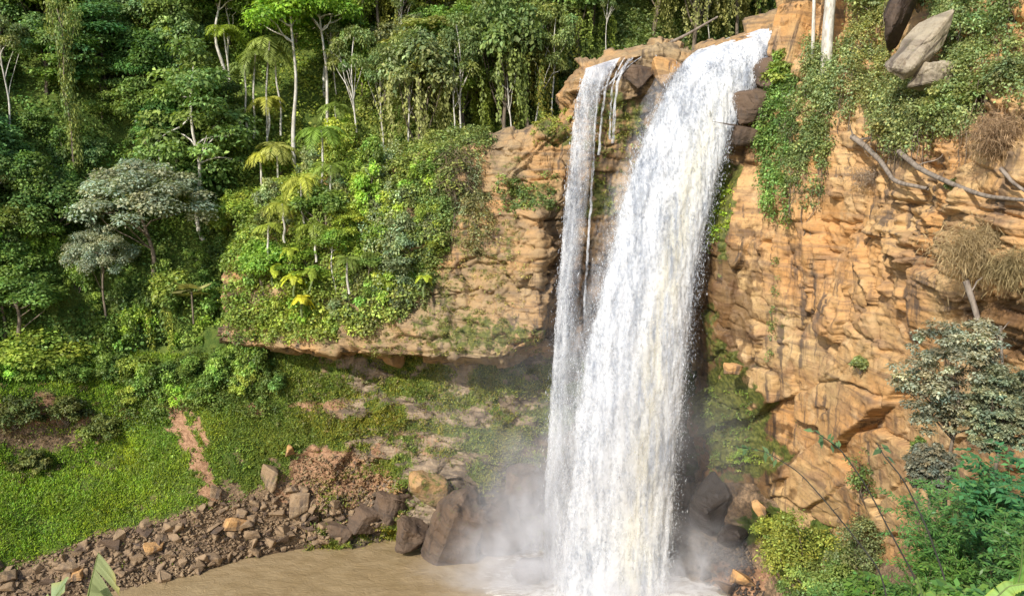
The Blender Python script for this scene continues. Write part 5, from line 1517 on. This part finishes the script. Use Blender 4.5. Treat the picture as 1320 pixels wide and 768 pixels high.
# arching dark stems in front of the cliff, a few leaves at the tip
def arching(path, Y0, Y1, rad, seed, label, colr=(.09, .15, .06), n_leaf=16):
    r = np.random.default_rng(seed)
    Y = np.linspace(Y0, Y1, len(path))
    W = np.array([P(p[0], p[1], y) for p, y in zip(path, Y)])
    c = smooth_path(W, 40); base = c[0].copy(); c = c - base
    o = empty('arching_stem', tuple(base)); tag(o, label, 'stem')
    ps = [tube(c, np.linspace(rad, rad * .45, 40), 6)]
    for i in (18, 25, 31, 36):
        d = norm(r.normal(size=3)) * np.array([1, .6, 1]); ps.append(tube(bend(c[i], c[i] + d * .22, 5), np.linspace(rad * .5, rad * .2, 5), 4))
    V, f, _ = join(ps); obj('stem', new_mesh('stem', V, f, M['dark_stem'], None, True), o)
    k = r.integers(30, 40, n_leaf)
    p = c[k] + r.normal(0, .03, (n_leaf, 3))
    ax = norm(r.normal(0, .8, (n_leaf, 3)) + np.array([0, 0, -.5])); nn = norm(r.normal(0, .4, (n_leaf, 3)) + np.array([0, -.6, .8]))
    Ls = r.uniform(.12, .30, n_leaf)
    V, f = leaves_at(p, nn, ax, Ls, Ls * .2, .05)
    br = np.repeat(np.exp(r.normal(0, .25, n_leaf)), 4)
    l = obj('leaves', new_mesh('leaves', V, f, M['leaf_near'], np.stack([br] * 3, -1)), o); l.color = (*colr, 1)
arching([(1195, 800), (1180, 745), (1150, 690), (1118, 628), (1085, 580), (1050, 555)], 16, 17, .020, 740, 'middle dark arching stem with a leafy tip in front of the orange wall')
arching([(1228, 800), (1218, 745), (1195, 680), (1165, 618), (1140, 588), (1130, 570)], 15, 16, .020, 741, 'right dark arching stem rising to the drooping bush on the wall', n_leaf=6)
arching([(1150, 800), (1135, 735), (1100, 690), (1066, 648), (1030, 608), (985, 580), (945, 575)], 18, 20, .020, 742, 'left dark arching stem reaching furthest over the undercut rock')

# banana leaves in the near corners
def banana_leaf(o, mid, width, seed, colr, strips=9, both=True, part='leaf'):
    """a torn blade: strips on both sides of a midrib that follows the points in mid"""
    r = np.random.default_rng(seed)
    c = smooth_path(np.array(mid, float), 60)
    tg = norm(np.gradient(c, axis=0))
    parts = []
    up = norm(np.cross(tg, np.cross(np.array([.15, -.5, 1.]), tg)))
    side = np.cross(tg, up)
    for sgn in ((1, -1) if both else (1,)):
        edges = np.sort(r.uniform(8, 58, strips - 1)).astype(int); edges = np.concatenate([[6], edges, [59]])
        for a, b in zip(edges[:-1], edges[1:]):
            if b - a < 2: continue
            k = np.arange(a, b + 1); n = 7
            w = width * np.sin(np.pi * np.clip((k - 3) / 60, 0, 1)) ** .6
            dr = r.uniform(.2, 1.3)
            s = np.linspace(0, 1, n)
            shr = (np.arange(len(k)) - len(k) / 2) * .10
            V = c[k][:, None] + side[k][:, None] * (sgn * w[:, None, None] * s[None, :, None]) - np.array([0, 0, 1.]) * (dr * .4 * w[:, None, None] * (s ** 1.7)[None, :, None]) \
                + tg[k][:, None] * (w[:, None, None] * .35 * s[None, :, None] - (shr[:, None, None] * .03 * s[None, :, None]))
            V += up[k][:, None] * (.012 * np.sin(k * 1.9)[:, None, None] * s[None, :, None])
            i = np.arange(len(k) * n).reshape(len(k), n)
            f = np.stack([i[:-1, :-1], i[1:, :-1], i[1:, 1:], i[:-1, 1:]], -1).reshape(-1, 4)
            br = (r.uniform(.85, 1.2) * (1 + .12 * np.sin(k * 2.3)))[:, None] * np.ones(n)[None]
            t = np.stack([br * (1 + .25 * s[None] ** 4), br, br * (1 - .3 * s[None] ** 4)], -1)
            parts.append((V.reshape(-1, 3), f, t.reshape(-1, 3)))
    V, f, t = join(parts)
    l = obj(part, new_mesh(part, V, f, M['leaf_near'], t, True), o); l.color = (*colr, 1)
    V, f, _ = tube(c, np.linspace(.022, .006, 60), 6)
    obj('midrib', new_mesh('midrib', V, f, M['green_stem'], None, True), l)

bp = empty('banana_plant', tuple(P(70, 1150, 8.2))); tag(bp, 'near banana plant whose torn pale leaf tips poke up at the bottom left', 'banana plant')
b0 = np.array(bp.location)
V, f, _ = tube(bend((0, 0, -1), (0, 0, .9), 8), np.linspace(.13, .08, 8), 10)
obj('stem', new_mesh('stem', V, f, M['green_stem'], None, True), bp)
top = np.array([0, 0, .85])
L_ = lambda pts: [top] + [P(x, y, Y) - b0 for x, y, Y in pts]
banana_leaf(bp, L_([(92, 900, 8.3), (105, 810, 8.3), (116, 755, 8.3), (127, 712, 8.2)]), .85, 801, (.22, .25, .12), 10, False)
banana_leaf(bp, L_([(60, 900, 8.0), (56, 820, 7.8), (66, 776, 7.7), (84, 752, 7.6)]), .22, 802, (.20, .26, .13), 6)
banana_leaf(bp, L_([(10, 950, 8.0), (-40, 880, 7.8), (-90, 860, 7.7)]), .25, 803, (.2, .32, .08), 7)
bq = empty('banana_plant', tuple(P(1225, 950, 11))); tag(bq, 'near banana plant with long upright blades at the bottom right', 'banana plant')
b0 = np.array(bq.location); top = np.array([0, 0, .5])
V, f, _ = tube(bend((0, 0, -1), (0, 0, .55), 8), np.linspace(.11, .07, 8), 10)
obj('stem', new_mesh('stem', V, f, M['green_stem'], None, True), bq)
banana_leaf(bq, L_([(1215, 850, 11), (1195, 790, 11), (1182, 745, 11)]), .13, 804, (.22, .34, .08), 5)
banana_leaf(bq, L_([(1240, 850, 11), (1262, 790, 10.9), (1300, 755, 10.8), (1325, 752, 10.7)]), .13, 805, (.22, .34, .09), 5)
banana_leaf(bq, L_([(1260, 850, 11), (1300, 800, 10.9), (1316, 735, 10.8), (1319, 690, 10.7)]), .10, 806, (.16, .30, .07), 5)
for k, (poly, c, lab, sd) in enumerate([
        ([(1125, 110), (1180, 95), (1200, 150), (1180, 195), (1130, 190)], (.105, .14, .055), 'dusty creeper with bare stems in the hollow below the dark upright rock', 471),
        ([(1200, 110), (1255, 90), (1262, 170), (1205, 180)], (.11, .155, .06), 'leafy creeper spilling off the shelf below the squat grey boulder', 472),
        ([(1255, 20), (1330, 0), (1330, 130), (1265, 110)], (.10, .145, .055), 'creeper filling the far right corner around the shelf shrubs', 473),
        ([(1120, -20), (1165, -20), (1160, 40), (1125, 40)], (.12, .15, .05), 'creeper at the top edge between the white trunk and the dark upright rock', 474),
        ([(1205, 0), (1260, -10), (1270, 40), (1215, 40)], (.09, .13, .05), 'green creeper over the dark hollow above the tilted grey boulder', 475)]):
    creeper('creeper', rg, poly, 90, .35, .9, 75, .24, c, 45, 2.6, sd, lab, lift=.7)

# ------------------------------------------------------------------ shrubs between the trees, each its own thing
def shrub_meshes(seed):
    r = np.random.default_rng(seed)
    n = 24
    d = norm(r.normal(size=(n, 3))); d[:, 2] = np.abs(d[:, 2])
    c = d * np.array([3.4, 3.0, 4.6]) * r.uniform(.45, 1.05, (n, 1)) + np.array([0, 0, .8])
    rad = r.uniform(.7, 1.5, n)
    V, f, t = clump_leaves(c, np.stack([rad, rad, rad * .75], -1), (170 * (rad / 1.1) ** 1.6).astype(int), .46, r, .55, .3, .35, .26)
    fm = new_mesh('foliage', V, f, M['leaf'], t)
    V, f, _ = join([tube(bend((0, 0, -.8), q, 7, .3, .2, r), np.linspace(.12, .03, 7), 5) for q in c[:9]])
    return new_mesh('stems', V, f, M['bark'], None, True), fm
sp_ = [shrub_meshes(900 + k) for k in range(6)]
sr = np.random.default_rng(907)
HEROBOX = [(h[3], (h[4] + h[5]) / 2, h[6] * .5, (h[4] - h[5]) * .5) for h in heroes]
cand = []
yy = 20.0
while yy < 520:
    x = -80 + sr.uniform(-15, 15)
    while x < 730:
        cand.append((x + sr.uniform(-12, 12), yy + sr.uniform(-12, 12))); x += 40
    yy += 38
taken2 = {}
rec2 = []
for px, py in cand:
    on_c = inside(np.array([px]), np.array([py]), [(335, 240), (420, 200), (560, 175), (600, 205), (590, 265), (568, 350), (530, 405), (350, 436), (335, 380)])[0]
    if not on_c and (inside(np.array([px]), np.array([py - 8]), CLIFF_CLEAR)[0] or py > np.interp(px, [-200, 0, 120, 240, 340], [510, 505, 500, 498, 450])): continue
    if any(abs(px - a) < b * .8 and -d < py - 12 - c < d * .55 for a, c, b, d in HEROBOX): continue
    if 335 < px < 440 and py < 190: continue
    if 340 < px < 425 and 325 < py < 395: continue
    rel, lm, dist_ = relation(px, py - 15)
    rec2.append((dist_, px, py, on_c, rel, lm))
rec2.sort(key=lambda q: q[0])
for dist_, px, py, on_c, rel, lm in rec2:
    hue = zone(px, py) if not on_c else ['yellow-green', 'fresh green', 'mid green', 'grey-green', 'olive green'][int(sr.integers(5))]
    key = (hue, rel, lm); k = taken2.get(key, 0); taken2[key] = k + 1
    lab = f'{hue} shrub {rel} {lm}' + (f', {ORD[k]}' if k else '')
    lab = lab.replace('the ledge of tan rock by the thin fall', 'the tan ledge').replace('the left bank\'s undercut soil step', 'the left soil step')
    b = CLIFF_AT(px, py + 8) if on_c else hill_at(px, py + 8)
    w = sr.uniform(34, 62) * b[1] / F; h = w * sr.uniform(.7, 1.25)
    o = empty('shrub', tuple(b + np.array([0, .3, -.4]))); o.scale = (w / 8, w / 8, h / 6); o.rotation_euler = (0, 0, sr.uniform(0, 6.28))
    tag(o, lab, 'shrub', 'shrubs between the trees')
    m_ = sp_[int(sr.integers(6))]
    obj('stems', m_[0], o); q = obj('foliage', m_[1], o)
    q.color = (*(np.array(GREEN[hue]) * np.exp(sr.normal(0, .16)) * np.array([1.35, 1.25, 1.05])), 1)
print('shrubs', len(rec2))
# slender pale trunks and lianas of the forest edge, rooted behind the cliff top
for k, (px, pb, pt_, lean_, lab) in enumerate([
        (583, 205, 40, .05, 'slender pale trunk at the forest edge above the dry twig tangle'),
        (600, 190, 10, -.06, 'thin leaning pale trunk just right of the one over the dry twigs'),
        (660, 185, 60, .08, 'pale crooked trunk draped in moss above the tan ledge'),
        (690, 172, 30, -.16, 'slanting pale trunk crossing behind the tan ledge toward the thin fall'),
        (712, 150, 5, .03, 'straight grey trunk left of the thin fall\'s brink'),
        (532, 190, 30, .02, 'slim grey trunk rising from the right end of the overgrown cliff'),
        (500, 190, 50, -.04, 'thin pale trunk above the hanging grey-green ivy'),
        (470, 195, 20, .05, 'slim trunk right of the thick pale one, above the ivy'),
        (620, 100, 0, .02, 'distant pale trunk high in the dark forest behind the tan ledge'),
        (775, 60, -10, .04, 'thin grey trunk in the dark forest over the thin fall'),
        (905, 50, -30, -.05, 'thin pale trunk in the forest left of the main fall\'s top'),
        (12, 300, 190, .04, 'grey trunk at the left edge below the thin pale-stemmed tree'),
        (440, 110, 10, .03, 'thin grey trunk in the forest right of the thick pale one'),
        (520, 70, -20, .0, 'bare pale trunk near the top of the forest right of the bright crowns')]):
    b = hill_at(px, pb) + np.array([0, -4.0, 0]); m = b[1] / F
    make_tree('tree', tree_meshes('sparse', 950 + k, 'pale_bark'), b, (pb - pt_) * m, (pb - pt_) * m * .55, k * 1.3, tuple(np.array(GREEN['olive green']) * 1.2), lab, 'tree', None, (0, lean_))

# creepers filling the rim of the right cliff
for k, (poly, c, lab, sd) in enumerate([
        ([(1150, 100), (1210, 130), (1215, 175), (1160, 180)], (.085, .115, .045), 'dark leafy creeper in the hollow under the long tilted boulder', 482),
        ([(1215, 25), (1262, 15), (1260, 95), (1232, 100)], (.10, .14, .055), 'leafy creeper climbing the slope right of the tilted grey boulder', 483)]):
    creeper('creeper', rg, poly, 95, .35, .9, 80, .24, c, 60, 3.0, sd, lab, lift=.7)

boulder('boulder', 912, 655, 98.2, (3.2, 2.6, 3.8), (.1, -.2, .3), 541, 'black wet boulder in the dark recess right of the main fall', 'shade_black_rock', 18, 4, (.1, 1.0, 0), .08, 'boulder')
boulder('boulder', 948, 688, 96.6, (2.4, 2.0, 2.0), (.2, .2, .8), 542, 'low black boulder below the mossy undercut right of the fall', 'shade_black_rock', 18, 4, (.1, 1.0, 0), .08, 'boulder')
for k, (px, py, w, h, c, lab) in enumerate([
        (20, 545, 80, 55, (.050, .072, .022), 'dark olive bush hanging over the bare soil at the left edge'),
        (85, 540, 70, 45, (.060, .080, .024), 'olive bush hanging over the bare soil, right of the darker one'),
        (130, 560, 50, 40, (.075, .105, .028), 'small bush at the right end of the bare soil on the left bank'),
        (40, 600, 60, 30, (.065, .085, .026), 'low bush at the foot of the bare soil on the left bank')]):
    b = BANK_AT(px, py); m = b[1] / F
    bush('bush', b + np.array([0, -.2, -.6]), w * m, h * m, w * m * .6, 36, 120, .32, c, 860 + k, lab, 'bush')
GP = [(-150, 620), (60, 600), (180, 540), (340, 540), (380, 600), (330, 630), (200, 660), (60, 700), (-150, 720)]
sparse(GP, bgd, 420, .12, .42, 26, .30, (.075, .115, .02), 'bank_weeds', .05)
sparse([(380, 480), (690, 475), (690, 590), (560, 600), (400, 560)], bgd, 260, .15, .45, 30, .24, (.095, .095, .04), 'bank_weeds', .05)

# more palms and ivy on the overgrown cliff
for k, (px, pc, pb, L, n, c, lab) in enumerate([
        (432, 215, 262, 30, 12, (.10, .16, .035), 'green palm under the long-fronded one, on the upper left of the overgrown cliff'),
        (372, 262, 300, 28, 12, (.16, .21, .04), 'yellow-green palm on the cliff right above the topmost banana plant'),
        (412, 290, 325, 26, 12, (.13, .19, .035), 'fresh green palm on the cliff above the right end of the bright clump'),
        (352, 290, 330, 24, 11, (.15, .21, .04), 'light green palm at the left side of the cliff above the bright clump'),
        (455, 330, 365, 24, 11, (.09, .14, .035), 'dark green palm on the cliff right of the bright clump'),
        (440, 140, 200, 28, 12, (.10, .16, .04), 'green palm behind the thick pale trunk')]):
    palm('palm_tree', px, pc, pb, L, n, c, lab, 270 + k, fwd=-2.2)
for k, (poly, c, lab, sd) in enumerate([
        ([(520, 290), (560, 300), (555, 385), (528, 400)], (.085, .125, .05), 'dark green ivy hanging to the overhang at the right end of the cliff', 491),
        ([(455, 340), (500, 345), (498, 425), (460, 430)], (.095, .12, .04), 'olive ivy spilling down to the lip below the grey ivy curtain', 492),
        ([(345, 380), (400, 385), (398, 440), (350, 440)], (.11, .155, .035), 'fresh ivy hanging over the left end of the rock lip', 493),
        ([(595, 240), (640, 255), (630, 330), (600, 320)], (.10, .115, .05), 'thin dusty creeper on the face right of the green ivy curtain', 494)]):
    creeper('ivy', cg, poly, 70, .35, .9, 70, .28, c, 0, 2, sd, lab, 'ivy', lift=.6, flat=1.5)

# low growth over the spur the camera stands on
tag(undergrowth('foreground_plants', gg_, [(900, 640), (2100, 640), (2100, 1900), (900, 1900)], 900, np.random.default_rng(951), .15, .55, 70, .17,
                lambda u, v: np.array([(.055, .10, .024)]), .12, None, 'leaf_near'), kind='stuff')

# bushes along the top edge of the grass bank
NTH = ['leftmost', 'second from the left', 'third from the left', 'fourth from the left', 'fifth from the left', 'sixth from the left', 'seventh from the left', 'eighth from the left', 'ninth from the left', 'rightmost']
er = np.random.default_rng(971)
for row, (xs_, y0, nm) in enumerate([(np.linspace(-10, 325, 10), 486, 'upper'), (np.linspace(165, 345, 7), 512, 'lower')]):
    for k, x in enumerate(xs_):
        hue = ['mid green', 'fresh green', 'dark green', 'yellow-green', 'mid green'][int(er.integers(5))]
        px, py = x + er.uniform(-6, 6), y0 + er.uniform(-6, 6) - (12 if x > 280 else 0)
        b = BANK_AT(px, py)
        w = er.uniform(40, 62) * b[1] / F; h = w * er.uniform(.6, .95)
        o = empty('bush', tuple(b + np.array([0, .2, -.5]))); o.scale = (w / 8, w / 8, h / 6); o.rotation_euler = (0, 0, er.uniform(0, 6.28))
        pos = NTH[k] if k < len(xs_) - 1 else 'rightmost'
        tag(o, f'{hue} bush, {pos} in the {nm} row above the grass bank', 'bush', 'bushes along the top of the grass bank')
        m_ = sp_[int(er.integers(6))]
        obj('stems', m_[0], o); q = obj('foliage', m_[1], o)
        q.color = (*(np.array(GREEN[hue]) * np.exp(er.normal(0, .15)) * np.array([1.25, 1.2, 1.05])), 1)
